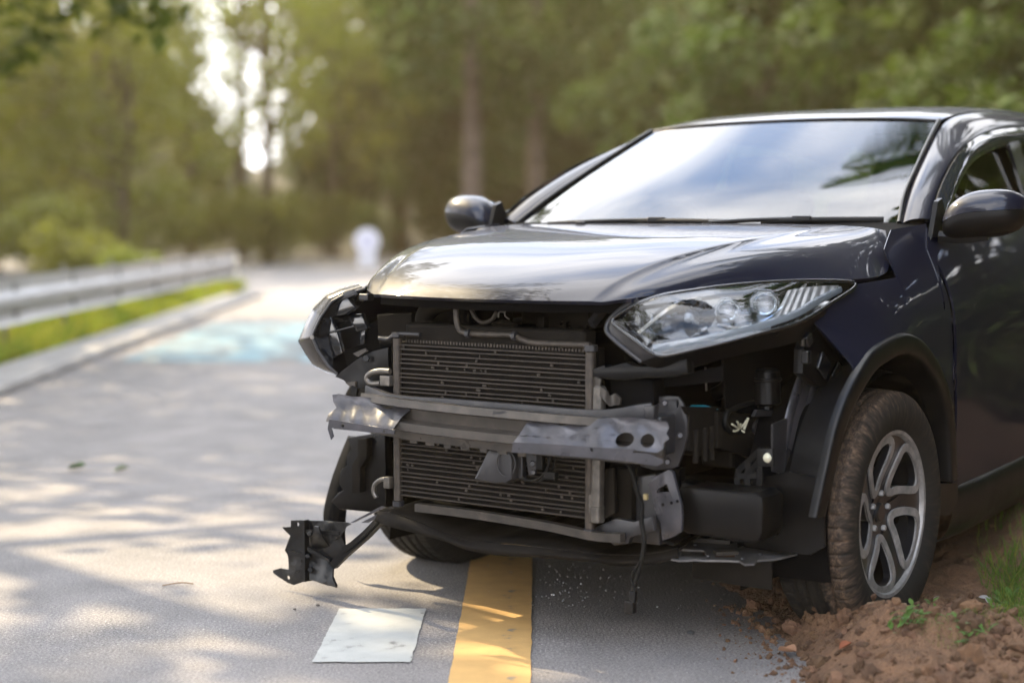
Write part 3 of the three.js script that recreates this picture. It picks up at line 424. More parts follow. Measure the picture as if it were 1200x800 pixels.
  part('bracket_lug', [rbox([.79,.8068,.3726], [.014, .03, .03], .003, [.5, 0, 0]), rbox([.79,.7358,.2821], [.012, .05, .06], .004, [-.6, 0, 0]), rbox([.785,.7633,.3708], [.02, .035, .02], .004), cyl([.79,.8084,.4014], [.79,.7934,.401], .007), rbox([.785,.7116,.1946], [.012, .03, .05], .004, [.7, 0, 0])], M.gloss, cb2);
  part('fender_edge_flange', plate([[.782,.8519,.3332],[.782,.8595,.3088],[.782,.731,.0888],[.782,.7147,.0829],[.782,.7101,.1148],[.782,.7451,.1633]], .008, { bevel: .001 }), M.clad);
  part('lamp_support', plate([[.3278,.7246,.645],[.3665,.7397,.645],[.3717,.7334,.645],[.4326,.7495,.645],[.4503,.7418,.645],[.4877,.7415,.645],[.6048,.7664,.645],[.6074,.7351,.645],[.5519,.7215,.645],[.4879,.718,.645],[.4253,.7082,.645],[.3357,.7097,.645]], .03, { bevel: .002 }), M.plastic);
  part('lamp_support_rail', [plate([[.3721,.7031,.56],[.5586,.7241,.56],[.6577,.7485,.56],[.6581,.7103,.56],[.5367,.6906,.56],[.3852,.673,.56]], .02)], M.dark);
  part('bent_bracket', plate([[.3203,.6908,.665],[.341,.7115,.665],[.3616,.7062,.665],[.3591,.6887,.665],[.3797,.6769,.665],[.3849,.6642,.665],[.4052,.6719,.665],[.4205,.6599,.665],[.418,.6447,.665],[.3875,.6384,.665],[.3695,.6546,.665],[.3489,.6707,.665],[.3282,.6782,.665]], .006, { edge: .01, warp: relief((q) => .012 * Math.sin(q.x * 90)) }), M.beam);
  part('side_duct', [plate([[.3688,.7104,.6],[.4857,.7038,.6],[.491,.6523,.6],[.4359,.6139,.6],[.3693,.6138,.6]], .05, { bevel: .004 })], M.dark);
  const res = part('resonator_box', plate([[.5457,.4259,.52],[.5605,.4317,.52],[.749,.4344,.52],[.7655,.4254,.52],[.7681,.4086,.52],[.7665,.3445,.52],[.7597,.3288,.52],[.7409,.3225,.52],[.5615,.3266,.52],[.5465,.3359,.52]], .10, { bevel: .007 }), M.plastic);
  part('resonator_flange', plate([[.4812,.4305,.5],[.5039,.4393,.5],[.5416,.4361,.5],[.579,.4286,.5],[.5799,.33,.5],[.4896,.3269,.5]], .05, { bevel: .003 }), M.plastic, res);
  const bars = [[[[.651,.4119,.47]][0],[[.6457,.455,.47]][0]],[[[.6457,.455,.47]][0],[[.6503,.4773,.47]][0]],[[[.6503,.4751,.47]][0],[[.7076,.5298,.47]][0]],[[[.648,.4596,.47]][0],[[.7131,.4676,.47]][0]],[[[.6767,.4991,.47]][0],[[.6771,.4622,.47]][0]],[[[.6771,.4666,.47]][0],[[.7126,.5086,.47]][0]],[[[.7075,.5319,.47]][0],[[.7108,.4609,.47]][0]],[[[.7108,.4609,.47]][0],[[.7065,.4173,.47]][0]],[[[.6747,.462,.47]][0],[[.6801,.4147,.47]][0]],[[[.651,.4141,.47]][0],[[.7065,.4173,.47]][0]]];
  const lat = part('lattice_bracket', bars.map(([a, b]) => sweep([[-.007, -.004], [.007, -.004], [.007, .004], [-.007, .004]], [a, b], [0.2, .1, 1])), M.plastic);
  part('lattice_pad', plate([[.7077,.5347,.475],[.7481,.5379,.475],[.751,.4974,.475],[.7106,.4918,.475]], .008, { bevel: .002 }), M.black, lat);
  part('clip', [cyl(push([.7342,.5153,.475], .004), push([.7342,.5153,.475], .012), .0125, .011, 20, .003), cyl(push([.7342,.5153,.475], .012), push([.7342,.5153,.475], .016), .006, .004, 12, .001)], M.cream, lat);
  part('liner_front_panel', plate([[.5281,.4019,.4],[.756,.4737,.4],[.8339,.4634,.4],[.8534,.4006,.4],[.8596,.2935,.4],[.8179,.267,.4],[.7106,.2654,.4],[.5748,.2787,.4]], .006, { edge: .04, warp: relief((q) => .012 * fbm(q.x * 6, q.y * 6, 2)) }), M.plastic);
  const ut = part('undertray_flap', plate([[.4781,.25,.5694],[.4393,.25,.4308],[.4157,.25,.3456],[.42,.25,.2517],[.5152,.25,.2434],[.6645,.25,.3099],[.7238,.25,.2809],[.7316,.25,.247],[.7636,.25,.3075],[.7462,.25,.3747],[.7309,.25,.4392],[.7062,.25,.4703],[.7191,.25,.513],[.7051,.25,.536],[.6747,.25,.5063],[.5738,.25,.5533],[.5443,.25,.5879]], .005, { edge: .03, holes: [[[.4789,.25,.4588],[.5342,.25,.4396],[.5697,.25,.4894],[.5735,.25,.5136],[.5232,.25,.5434]], [[.5712,.25,.4473],[.605,.25,.409],[.6473,.25,.4734],[.6034,.25,.5052]]], warp: (q) => { q.y += .006 * fbm(q.x * 9, q.z * 9, 1); } }), M.light);
  part('undertray_step', [plate([[.5766,.257,.4661],[.6173,.257,.4227],[.6377,.257,.4422],[.5972,.257,.4853]], .01), plate([[.4935,.257,.5741],[.4401,.257,.3876],[.457,.257,.39],[.5146,.257,.5588]], .008), plate([[.4319,.257,.3191],[.5443,.257,.2972],[.5541,.257,.334],[.4561,.257,.3613]], .012)], M.beam, ut);
  for (const c of [[.4701,.257,.4525],[.4968,.257,.4189],[.6922,.257,.4298],[.5957,.257,.5268],[.681,.257,.5046]]) part('rivet', cyl(c, [c[0], c[1] + .004, c[2]], .006, .005, 8), M.grey, ut);
  part('mud_flap', plate([[.5188,.2251,.47],[.7467,.2505,.47],[.7476,.1812,.47],[.6876,.1799,.47],[.5191,.1827,.47]], .005), M.dusty);
  part('lower_gusset', plate([[.4735,.4417,.61],[.4934,.463,.61],[.5306,.4815,.61],[.5405,.4781,.61],[.5507,.4424,.61],[.5658,.3965,.61],[.5685,.3709,.61],[.5663,.3319,.61],[.5443,.3165,.61],[.5146,.3045,.61],[.5093,.3474,.61],[.4916,.376,.61],[.4838,.4144,.61]], .008, { bevel: .002, holes: [[[.4962,.4221,.61],[.5011,.4334,.61],[.5259,.4487,.61],[.5335,.4278,.61]]] }), M.coat);
  for (const c of [[.5144,.3942,.615],[.5391,.401,.615],[.5564,.407,.615]]) part('gusset_hole', cyl(push(c, -.01), push(c, .004), .004, .004, 8), M.dark);
  part('gusset_box', plate([[.3979,.445,.57],[.4744,.4608,.57],[.4854,.339,.57],[.4858,.2862,.57],[.3937,.2847,.57]], .03, { bevel: .003 }), M.grey); part('gusset_foot', plate([[.4441,.275,.5001],[.4124,.275,.3449],[.4695,.275,.394],[.4926,.275,.5217]], .008), M.grey);
  part('core_support_post', [plate([[.3517,.4672,.64],[.3852,.4767,.64],[.3909,.3655,.64],[.3341,.3331,.64],[.308,.3103,.64],[.3184,.3314,.64],[.3548,.3618,.64]], .012, { bevel: .002 }), plate([[.3545,.4714,.6],[.4164,.4724,.6],[.4173,.3361,.6],[.3656,.3439,.6]], .02, { bevel: .003 })], M.dusty);
  part('core_support_foot', plate([[.3067,.3064,.63],[.3898,.3464,.63],[.4435,.3433,.63],[.4962,.3619,.63],[.5014,.3321,.63],[.431,.3069,.63],[.426,.291,.63],[.385,.282,.63],[.3694,.2912,.63],[.3173,.2898,.63]], .014, { bevel: .003 }), M.grey);
  part('vertical_duct', [plate([[.3386,.6391,.56],[.4162,.644,.56],[.4226,.446,.56],[.3449,.439,.56]], .05, { bevel: .004 }), plate([[.3875,.4826,.52],[.5152,.4758,.52],[.5156,.4275,.52],[.4395,.4203,.52],[.3886,.3033,.52]], .03)], M.dark);
  // cables
  const cab = part('hanging_cable', [tube([[.4092,.5149,.67],[.4422,.5047,.67],[.4599,.4718,.67],[.4702,.434,.67],[.4854,.401,.67],[.4857,.3537,.67],[.4935,.3114,.67],[.4888,.2677,.67],[.4765,.223,.67],[.4617,.182,.67],[.4544,.1462,.67]], .0062, 90, 8), tube([[.427,.513,.678],[.4548,.4895,.678],[.4725,.4524,.678],[.4853,.4064,.678]], .0035, 40, 6), tube([[.4894,.2621,.675],[.4596,.213,.675],[.4699,.1753,.675],[.4574,.1519,.675]], .003, 30, 6)], M.rubber);
  part('connector', [rbox([.4544,.1353,.67], [.026, .034, .022], .004), rbox([.4631,.163,.672], [.018, .03, .014], .003)], M.black, cab);
  part('cable_clip', rbox([.5008,.4204,.675], [.012, .016, .01], .003), M.brass, cab);
  part('frayed_wire', [[.612,.5866,.4376],[.612,.568,.4281],[.612,.5905,.4103],[.612,.582,.3918],[.612,.5882,.3641],[.612,.5602,.3728]].map((e) => tube([[.6,.5661,.3737], [e[0] + .004, e[1], e[2] + .004], e], .0028, 8, 5)).concat([tube([[.605,.565,.3598],[.605,.5815,.3462],[.605,.5918,.337]], .004, 8, 5)]), M.cream);
  part('wiring_loom', tube([[.6,.5611,.369],[.6,.5667,.4242],[.6,.5893,.4518],[.6,.6148,.4432],[.6,.6266,.3796],[.6,.6322,.2906]], .008, 40, 8), M.rubber);
  part('cyan_strip', plate([[.4918,.6201,.46],[.5069,.6311,.46],[.5446,.6335,.46],[.5844,.6252,.46],[.5547,.621,.46]], .006), M.cyan);
  const can = part('fluid_canister', [cyl([.62,.6223,.2662], [.62,.7172,.2684], .040, .036, 24, .006), cyl([.62,.6856,.2677], [.62,.6947,.2679], .042, .042, 24, .002), cyl([.62,.6091,.2707], [.62,.6313,.2664], .02)], M.plastic);
  part('canister_bracket', [plate([[.63,.6003,.361],[.63,.5875,.2016],[.63,.6049,.2169],[.63,.6164,.3425]], .01)], M.grey, can);
  part('thin_rod', tube([[.4842,.7205,.35],[.4874,.6574,.35]], .003, 6, 6), M.alloy);
  part('curved_duct', tube([[.4575,.6381,.25],[.4886,.6562,.25],[.5089,.6918,.25],[.5008,.7258,.25]], .02, 20, 10), M.plastic);
}
{ // horn, engine bay
  const hn = part('horn', plate([[.0119,.4308,.7],[.0232,.4478,.7],[.0373,.4717,.7],[.0514,.4978,.7],[.0709,.5117,.7],[.0958,.516,.7],[.1124,.5095,.7],[.1206,.4855,.7],[.1206,.4406,.7],[.1069,.4315,.7],[.0653,.4288,.7]], .045, { bevel: .007 }), M.grey);
  part('horn_rim', tube(ring([.1087,.4767,.729], .026, .033, [.95, 0, -.3], [0, 1, 0], 20), .0025, 50, 6, true), M.grey, hn);
  part('horn_bracket', [plate([[.1569,.5136,.705],[.1948,.5144,.705],[.1921,.4743,.705],[.1841,.4514,.705],[.1678,.4499,.705],[.1624,.474,.705]], .006, { bevel: .001, holes: [ring([.184,.5047,.705], .004, .004, [1, 0, 0], [0, 1, 0], 8)] }), bolt([.1795,.4805,.71], .009), bolt([.1822,.4585,.71], .008), rbox([.1244,.4689,.69], [.03, .07, .02], .004)], M.grey, hn);
  part('horn_wire', [tube([[.147,.442,.71],[.1687,.4351,.71],[.1957,.442,.71],[.2144,.4547,.71],[.2278,.4736,.71],[.241,.5143,.71]], .004, 40, 6), tube([[.2223,.5172,.71],[.2304,.4914,.71],[.2251,.4645,.71],[.2145,.4459,.71],[.1957,.4331,.71]], .003, 40, 6), tube([[.2473,.5137,.7],[.2421,.4869,.7],[.2315,.4639,.7]], .003, 20, 6), rbox([.2384,.4547,.71], [.036, .022, .02], .004), rbox([.1994,.4877,.7], [.02, .045, .02], .004)], M.rubber, hn);
  part('engine_block', [rbox([-.02, .60, .22], [.72, .42, .5], .04), rbox([.08, .82, .1], [.46, .10, .44], .03), rbox([-.30, .83, .36], [.2, .12, .2], .02)], M.dark);
  part('engine_bay_bracket', [plate([[.0408,.8504,.45],[.1806,.8595,.45],[.1974,.782,.45],[.0976,.7731,.45],[.0352,.7939,.45]], .012, { holes: [[-2.3001,1.8798,.45]].length ? [ring([.1002,.8221,.45], .010, .012, [1, 0, 0], [0, 1, 0], 10), ring([.1198,.8228,.45], .010, .012, [1, 0, 0], [0, 1, 0], 10)] : [] }), ...[[.1565,.8163,.455], [.1786,.8171,.455]].map((c) => cyl(c, push(c, .008), .009, .006, 12, .002)), plate([[-.1175,.8228,.48],[-.0881,.8333,.48],[-.024,.8214,.48],[-.0356,.8069,.48],[-.094,.8046,.48]], .02), plate([[.039,.8423,.48],[.0617,.8454,.48],[.0618,.8152,.48],[.0391,.8144,.48]], .02)], M.dusty);
  part('diagonal_strut', sweep([[-.008, -.012], [.008, -.012], [.008, .012], [-.008, .012]], [[.3006,.8401,.62], [.3216,.8998,.56]], [0, .3, 1]), M.grey);
  part('hose_metal', tube([[-.1392,.8924,.58],[-.1187,.865,.58],[-.1011,.8399,.58],[-.0779,.8291,.58],[-.046,.8395,.58],[-.0316,.8584,.58]], .006, 40, 8), M.tubeAl);
  part('latch_wire', [tube([[-.0111,.8462,.6],[-.0083,.8601,.6],[.0088,.8606,.6],[.0116,.8516,.6],[.0257,.8429,.6]], .0022, 30, 5), tube([[-.0087,.873,.58],[-.003,.8594,.58]], .0025, 6, 5)], M.alloy);
  part('fuse_box', [plate([[-.4819,.8306,.5],[-.364,.8394,.5],[-.3581,.7663,.5],[-.476,.7564,.5]], .08, { bevel: .006 }), plate([[-.4342,.8287,.53],[-.4151,.8293,.53],[-.4155,.7705,.53],[-.4346,.7698,.53]], .02), plate([[-.3772,.8355,.53],[-.3552,.8362,.53],[-.3555,.7779,.53],[-.3775,.777,.53]], .02)], M.dusty);
  part('upper_latch_arm', [tube([[-.3812,.7793,.66],[-.347,.7783,.66],[-.3253,.791,.66],[-.3007,.7944,.66],[-.234,.7947,.66]], .006, 30, 6), plate([[-.3812,.7841,.66],[-.3377,.7858,.66],[-.3439,.7761,.66],[-.3719,.7749,.66]], .006)], M.grey);
}
{ // under the nose
  part('lower_tie_bar', sweep([[-.012, -.011], [.012, -.011], [.012, .011], [-.012, .011]], dense([[-.2455,.3171,.66],[-.0936,.3185,.66],[.0778,.3156,.66],[.2149,.311,.66],[.3472,.3022,.66],[.4243,.3064,.66]], 20)), M.beam);
  const top = dense([[-.3849,.2885,.66],[-.3211,.2931,.68],[-.2402,.2878,.7],[-.1802,.2753,.7],[-.1211,.2608,.7],[-.0484,.2504,.7],[.0371,.2532,.7],[.1069,.2567,.7],[.2158,.2603,.7],[.3214,.2528,.66],[.3609,.2411,.6],[.4515,.253,.58],[.5277,.2719,.56]], 60);
  const bot = dense([[-.3891,.2652,.67],[-.3044,.2619,.7],[-.2321,.2594,.71],[-.1722,.2543,.71],[-.1044,.2467,.71],[-.0379,.2324,.71],[.0781,.23,.71],[.2228,.2404,.71],[.3475,.236,.66],[.3674,.2212,.61],[.4704,.2348,.59],[.5337,.2545,.57]], 60);
  const sh = part('splash_shield', sheet((u, v) => { const i = Math.round(u * 60), w = .008 * fbm(u * 14, v * 2, 3); return push(top[i].map((x, k) => lerp(x, bot[i][k], v)), .012 * Math.sin(v * 3.1) + w); }, 60, 8, .003), M.dusty);
  part('splash_shield_deck', sheet((u, v) => { const p = top[Math.round(u * 60)]; return [lerp(p[0], p[0] * .9, v), p[1] + .006 + .012 * Math.max(0, Math.sin(u * 46)) * v + .02 * v, p[2] - v * .5]; }, 120, 12, .003), M.dusty, sh);
  part('underbody', [rbox([0, .30, .1], [1.0, .08, .5], .02), rbox([0, .24, -.5], [.9, .1, .8], .03)], M.dark);
  // bracket hanging to the road on the car's right
  const hb = part('broken_bumper_bracket', plate([[-.8159,.1904,.6],[-.7808,.1955,.6],[-.7789,.215,.6],[-.7218,.2223,.6],[-.657,.2279,.6],[-.5535,.2351,.6],[-.5371,.2318,.6],[-.5569,.2222,.6],[-.5771,.1924,.6],[-.5608,.1641,.6],[-.5444,.151,.6],[-.5445,.1384,.6],[-.566,.1359,.6],[-.6147,.0947,.6],[-.6116,.0673,.6],[-.5952,.0415,.6],[-.6321,.038,.6],[-.6896,.0447,.6],[-.7344,.0351,.6],[-.7692,.0216,.6],[-.7935,.0236,.6],[-.8303,.0345,.6],[-.8581,.0453,.6],[-.8583,.0531,.6],[-.8281,.0634,.6],[-.793,.0638,.6],[-.7959,.1087,.6],[-.8077,.1202,.6],[-.7847,.1668,.6],[-.8037,.1801,.6]], .004, { edge: .015, holes: [ring([-.7516,.2064,.6], .006, .006, [1, 0, 0], [0, 1, 0], 10), ring([-.735,.098,.6], .004, .007, [1, 0, 0], [0, 1, 0], 10), ring([-.7933,.0405,.6], .007, .006, [1, 0, 0], [0, 1, 0], 10)], warp: relief((q) => .03 * fbm(q.x * 9, q.y * 9, 4.2) + .05 * (q.x + .80)) }), M.black);
  part('bracket_rib', [plate([[-.7146,.2253,.615],[-.7043,.2263,.615],[-.7031,.043,.615],[-.7134,.0417,.615]], .02), plate([[-.6624,.2163,.62],[-.6456,.2156,.62],[-.6126,.1588,.62],[-.5966,.1003,.62],[-.5935,.0705,.62],[-.5772,.0449,.62],[-.6306,.0506,.62],[-.6846,.0539,.62],[-.691,.0938,.62],[-.6767,.1514,.62]], .006, { edge: .02, warp: relief((q) => .025 * fbm(q.x * 14, q.y * 14, 9) + .02 * Math.sin(q.y * 40)) }), plate([[-.6067,.2269,.6],[-.5734,.228,.6],[-.5676,.1483,.6],[-.5943,.1326,.6]], .012), plate([[-.695,.1485,.615],[-.6076,.1208,.615],[-.6076,.1133,.615],[-.6951,.1358,.615]], .016), plate([[-.7808,.1253,.612],[-.7152,.1253,.612],[-.7153,.1151,.612],[-.781,.1124,.612]], .014), plate([[-.7127,.1967,.61],[-.5713,.2071,.61],[-.5714,.1971,.61],[-.7129,.1865,.61]], .02)], M.black, hb);
  for (const c of [[-.6865,.1884,.62], [-.6941,.1215,.62], [-.6843,.0819,.62]]) part('bracket_bump', bolt(c, .008, .010), M.black, hb);
  part('bracket_arm', [sweep([[-.012, -.008], [.012, -.008], [.012, .008], [-.012, .008]], [[-.5586,.1534,.61],[-.5222,.1751,.61],[-.4732,.2105,.61],[-.3873,.2649,.65]]), sweep([[-.008, -.012], [.008, -.012], [.008, .012], [-.008, .012]], [[-.6022,.103,.61],[-.5554,.1438,.61],[-.4732,.208,.61],[-.3841,.2677,.65]])], M.plastic, hb);
  part('bracket_strip', [plate([[-.5259,.2385,.62],[-.5129,.2399,.62],[-.3936,.2966,.62],[-.4095,.2974,.62]], .006), plate([[-.4749,.2454,.63],[-.4491,.2481,.63],[-.3475,.2978,.63],[-.3663,.3007,.63]], .006)], M.coat, hb);
  // liner pieces of the car's right side
  part('duct_panel', plate([[-.6233,.4636,.5],[-.4843,.4892,.5],[-.4825,.2759,.5],[-.5187,.2571,.5],[-.6624,.2527,.5],[-.6895,.2706,.5],[-.6654,.2936,.5],[-.6416,.3061,.5],[-.6583,.3251,.5],[-.6546,.3613,.5],[-.6274,.3816,.5],[-.6271,.4123,.5],[-.6101,.4341,.5]], .03, { bevel: .004 }), M.plastic);
  part('duct_panel', plate([[-.5636,.4663,.53],[-.5339,.4711,.53],[-.5343,.4183,.53],[-.561,.3833,.53],[-.5616,.3151,.53],[-.5882,.31,.53],[-.5875,.3886,.53],[-.564,.4184,.53]], .02, { bevel: .003 }), M.dusty);
  part('bent_arch_trim', sheet((u, v) => { const a = bcurve([[-.87,.4226,.2373],[-.87,.3616,.2784],[-.87,.2933,.3192],[-.87,.2267,.3477],[-.87,.1801,.362],[-.87,.1343,.3448]], v), b = bcurve([[-.8,.4298,.2557],[-.8,.3592,.2767],[-.8,.2926,.3056],[-.8,.2259,.3303],[-.8,.168,.3389],[-.8,.1411,.3391]], v); return push(a.map((x, k) => lerp(x, b[k], u)), .025 * Math.sin(u * 3.1)); }, 16, 30, .004), M.dark);
  part('lamp_well', plate([[-.7138,.7544,.46],[-.5322,.8221,.46],[-.4675,.7545,.46],[-.4747,.6416,.46],[-.6842,.6376,.46]], .01), M.dark);
  part('duct_wall', plate([[-.6001,.7466,.42],[-.5009,.7507,.42],[-.504,.2422,.42],[-.604,.2319,.42]], .02), M.dark);
}
{ // headlight on the car's left, still in place
  const up = [[.3941,.8586,.665],[.423,.8806,.655],[.4556,.8992,.643],[.4706,.9057,.635],[.507,.9195,.605],[.56,.9314,.54],[.6085,.9409,.465],[.6746,.9481,.37],[.75,.9509,.26],[.8071,.9405,.13]];
  const md = [[.396,.8556,.668],[.4614,.8449,.684],[.5194,.837,.694],[.5401,.8398,.692],[.5909,.8551,.668],[.6468,.8688,.607],[.6974,.8808,.535],[.7477,.8939,.432],[.7873,.9187,.287],[.8076,.9394,.131]];
  const lo = [[.396,.8524,.668],[.4778,.8099,.69],[.5478,.7768,.7],[.5666,.7773,.695],[.6256,.7928,.665],[.6845,.8097,.61],[.7406,.829,.54],[.7895,.8515,.43],[.8081,.8921,.29],[.8072,.9383,.13]];
  const back = (L, d) => L.map((p) => push(p, -d));
  const hl = part('headlight', patch([back(up, .03), back(md, .085), back(lo, .035)], 60, 20, .003, true), M.gloss);
  const du = dense(up, 80), dm = dense(md, 80), dl = dense(lo, 80);
  part('headlight_lens', sheet((u, v) => { const i = Math.round(u * 80), a = (1 - v) * (1 - 2 * v), b = 4 * v * (1 - v), c = v * (2 * v - 1); return du[i].map((x, k) => a * x + b * dm[i][k] + c * dl[i][k]); }, 80, 24, 0, true), M.lens, hl);
  const outline = [...up, ...lo.slice(0, -1).reverse()];
  part('headlight_rim', tube(outline.map((p) => push(p, -.004)), .0055, 160, 8, true), M.gloss, hl);
  part('headlight_skirt', sheet((u, v) => { const a = bcurve(back(lo, .004).slice(1, 9), u), b = bcurve([[.457,.7624,.66],[.5079,.7443,.67],[.5799,.735,.635],[.6399,.7638,.58],[.7108,.7853,.5],[.78,.8015,.4],[.7735,.8238,.3]], u); return a.map((x, k) => lerp(x, b[k], v)); }, 40, 6, .003), M.plastic, hl);
  part('headlight_inner_frame', [tube([[.4831,.7558,.67],[.4437,.782,.675],[.4026,.8077,.67],[.3732,.8296,.66],[.3718,.8507,.65],[.4034,.8836,.64],[.4475,.9081,.63]], .006, 50, 8), sheet((u, v) => { const a = bcurve([[.4831,.7558,.67],[.4437,.782,.675],[.4026,.8077,.67],[.3732,.8296,.66],[.3718,.8507,.65],[.4034,.8836,.64],[.4475,.9081,.63]], u), b = bcurve([lo[2], lo[2], lo[1], lo[0], up[0], up[1], up[3]], u); return a.map((x, k) => lerp(x, b[k], v)); }, 30, 3)], M.grey, hl);
  const dirZ = (g, d, c) => { g.applyQuaternion(new THREE.Quaternion().setFromUnitVectors(new THREE.Vector3(0, 0, 1), V(d).normalize())); g.translate(...c); return g; };
  const bowl = (rx, ry, dep, n, k) => { const g = new THREE.LatheGeometry(Array.from({ length: k + 1 }, (_, i) => new THREE.Vector2(Math.max(.001, Math.sqrt(i / k)), i / k)), n).toNonIndexed(); g.rotateX(Math.PI / 2); g.scale(rx, ry, dep); g.computeVertexNormals(); return g; };
  const rf = part('main_reflector', dirZ(bowl(.083, .048, .05, 14, 4).rotateZ(.22), [.45, .05, .9], push([.5832,.8635,.63], -.07)), M.reflector, hl);
  part('main_bulb', dirZ(new THREE.SphereGeometry(.014, 16, 12).scale(1, 1, 1.5), OUT, push([.5952,.8681,.63], -.04)), M.led, hl);
  const top2 = back(up, .02);
  for (const [c, s] of [[push([.6553,.8831,.545], -.035), 1], [push([.7146,.8984,.46], -.03), 1.12]]) {
    const sq = (w) => ring([0, 0, 0], w, w, [1, 0, 0], [0, 1, 0], 8, Math.PI / 8).map((p) => [p[0] * 1.05, p[1], 0]);
    part('led_frame', dirZ(plate(sq(.032 * s), .03, { holes: [sq(.023 * s).reverse()], bevel: .003 }), [.5, .05, .85], c), M.lens, hl);
    part('led_lens', dirZ(new THREE.SphereGeometry(.026 * s, 20, 14).scale(1, .95, .5), [.5, .05, .85], c), new THREE.MeshPhysicalMaterial({ color: lin(.95, .97, 1), roughness: .02, transmission: 1, thickness: .02, ior: 1.5 }), hl);
    part('led_backing', dirZ(plate(sq(.03 * s), .006), [.5, .05, .85], push(c, -.022)), M.machined, hl);
  }
  part('daytime_light_strip', sweep([[-.006, -.008], [.006, -.008], [.008, 0], [.006, .008], [-.006, .008]], dense(back([[.5295,.7931,.69],[.5757,.8023,.67],[.6455,.8194,.625],[.7285,.8451,.535],[.7775,.8713,.43],[.789,.9032,.31],[.7916,.9276,.19]], .014), 40)), M.led, hl);
  part('chrome_blade', sheet((u, v) => { const a = bcurve(back([[.73,.9295,.36],[.7599,.9391,.3],[.7961,.9391,.2]], .02), u), b = bcurve(back([[.7496,.8478,.49],[.7861,.8724,.4],[.8009,.9262,.21]], .02), u); return push(a.map((x, k) => lerp(x, b[k], v)), .008 * Math.abs(Math.sin(u * 22)) - .012); }, 80, 6), M.machined, hl);
  part('chrome_trim', [sweep([[-.004, -.004], [.004, -.004], [.004, .004], [-.004, .004]], dense(back([[.4789,.8284,.68],[.5573,.8968,.64],[.5943,.9141,.57]], .02), 16)), sweep([[-.003, -.003], [.003, -.003], [.003, .003], [-.003, .003]], dense(back([[.6431,.85,.57],[.6988,.8426,.55],[.7391,.8655,.47],[.744,.8891,.42]], .03), 16))], M.chrome, hl);
}
{ // headlight on the car's right, knocked out of its seat and turned to the side
  const outer = [[-.5432,.9226,.56],[-.588,.9099,.58],[-.6331,.8897,.6],[-.6779,.8491,.61],[-.703,.7963,.62],[-.7273,.7528,.62],[-.7005,.7189,.62],[-.6705,.6879,.62],[-.6238,.6729,.62],[-.5776,.6629,.62]];
  const ridge = [[-.5086,.9115,.57],[-.5604,.894,.6],[-.5919,.8743,.62],[-.6138,.8326,.64],[-.6328,.7977,.645],[-.6418,.773,.65],[-.6268,.7363,.645],[-.6085,.7097,.64],[-.5902,.6856,.635],[-.5698,.6662,.625]];
  const lin2 = (L) => Array.from({ length: 61 }, (_, k) => { const s = k / 60 * (L.length - 1), i = Math.min(Math.floor(s), L.length - 2); return L[i].map((x, q) => lerp(x, L[i + 1][q], s - i)); }), od = lin2(outer), rd = lin2(ridge);
  const hl = part('displaced_headlight', sheet((u, v) => { const a = rd[Math.round(u * 60)], b = bcurve([[-.5152,.9054,.54],[-.535,.8752,.54],[-.5614,.8546,.54],[-.5946,.8287,.54],[-.6215,.7978,.54],[-.6284,.7674,.54],[-.622,.7375,.54],[-.6157,.7077,.54],[-.6092,.6829,.54],[-.6028,.6632,.54]], u); return push(a.map((x, k) => lerp(x, b[k], v)), .012 * Math.sin(v * 3.1) * (Math.sin(u * 17) > 0 ? 1 : -.6)); }, 60, 12, .003), M.gloss);
  part('headlight_lens', sheet((u, v) => { const a = od[Math.round(u * 60)], b = rd[Math.round(u * 60)]; return push(a.map((x, k) => lerp(x, b[k], v)), .01 * Math.sin(v * 3.1)); }, 60, 8, .003, false), phys([.06, .053, .05], .25, 0, { clearcoat: .3, clearcoatRoughness: .1, map: D2 }), hl);
  part('lens_edge', tube(od.filter((_, k) => k % 2 === 0), .0035, 120, 6), M.lens, hl);
  part('headlight_ridge', tube(rd.filter((_, k) => k % 2 === 0).map((p) => push(p, .004)), .004, 120, 6), M.grey, hl);
  part('housing_facet', [plate([[-.6069,.8558,.6],[-.5442,.8822,.6],[-.5184,.8584,.6],[-.5577,.8376,.6],[-.6271,.8279,.6]], .012, { bevel: .002 }), plate([[-.6381,.8156,.61],[-.6047,.8266,.61],[-.5788,.7881,.61],[-.5596,.7297,.61],[-.596,.7108,.61],[-.6356,.7362,.61]], .012, { bevel: .002 }), plate([[-.6367,.8232,.56],[-.5277,.8368,.56],[-.5053,.7981,.56],[-.6039,.7695,.56]], .014, { bevel: .002 }), plate([[-.6262,.763,.55],[-.5205,.7921,.55],[-.5273,.7522,.55],[-.6132,.7285,.55]], .014, { bevel: .002 }), tube([[-.636,.7765,.62],[-.5829,.7885,.62],[-.5078,.806,.62]], .003, 16, 5)], M.gloss, hl);
  part('housing_strip', [plate([[-.6066,.8805,.6],[-.5277,.9071,.6],[-.5181,.8951,.6],[-.5968,.8684,.6]], .01, { bevel: .002 }), rbox([-.4969,.8876,.58], [.035, .02, .03], .005)], M.grey, hl);
  part('lamp_screw', cyl([-.6371,.771,.655], push([-.6371,.771,.655], .008), .006), M.alloy, hl);
  const lb = part('lamp_support', plate([[-.5776,.658,.62],[-.5414,.6821,.62],[-.4796,.7194,.62],[-.4411,.7358,.62],[-.3779,.7507,.62],[-.3753,.6715,.62],[-.4418,.6387,.62],[-.4932,.6259,.62],[-.519,.6342,.62],[-.5449,.6499,.62]], .012, { edge: .03, warp: relief((q) => .02 * fbm(q.x * 7, q.y * 7, 6)) }), M.plastic);
  part('support_tab', [plate([[-.5328,.644,.63],[-.4939,.6487,.63],[-.4941,.6291,.63],[-.5102,.6306,.63]], .006), plate([[-.5029,.7287,.63],[-.4578,.7454,.63],[-.4483,.7385,.63],[-.4837,.7199,.63]], .006)], M.beam, lb);
  part('support_bolt', bolt([-.4505,.717,.635], .011), M.black, lb);
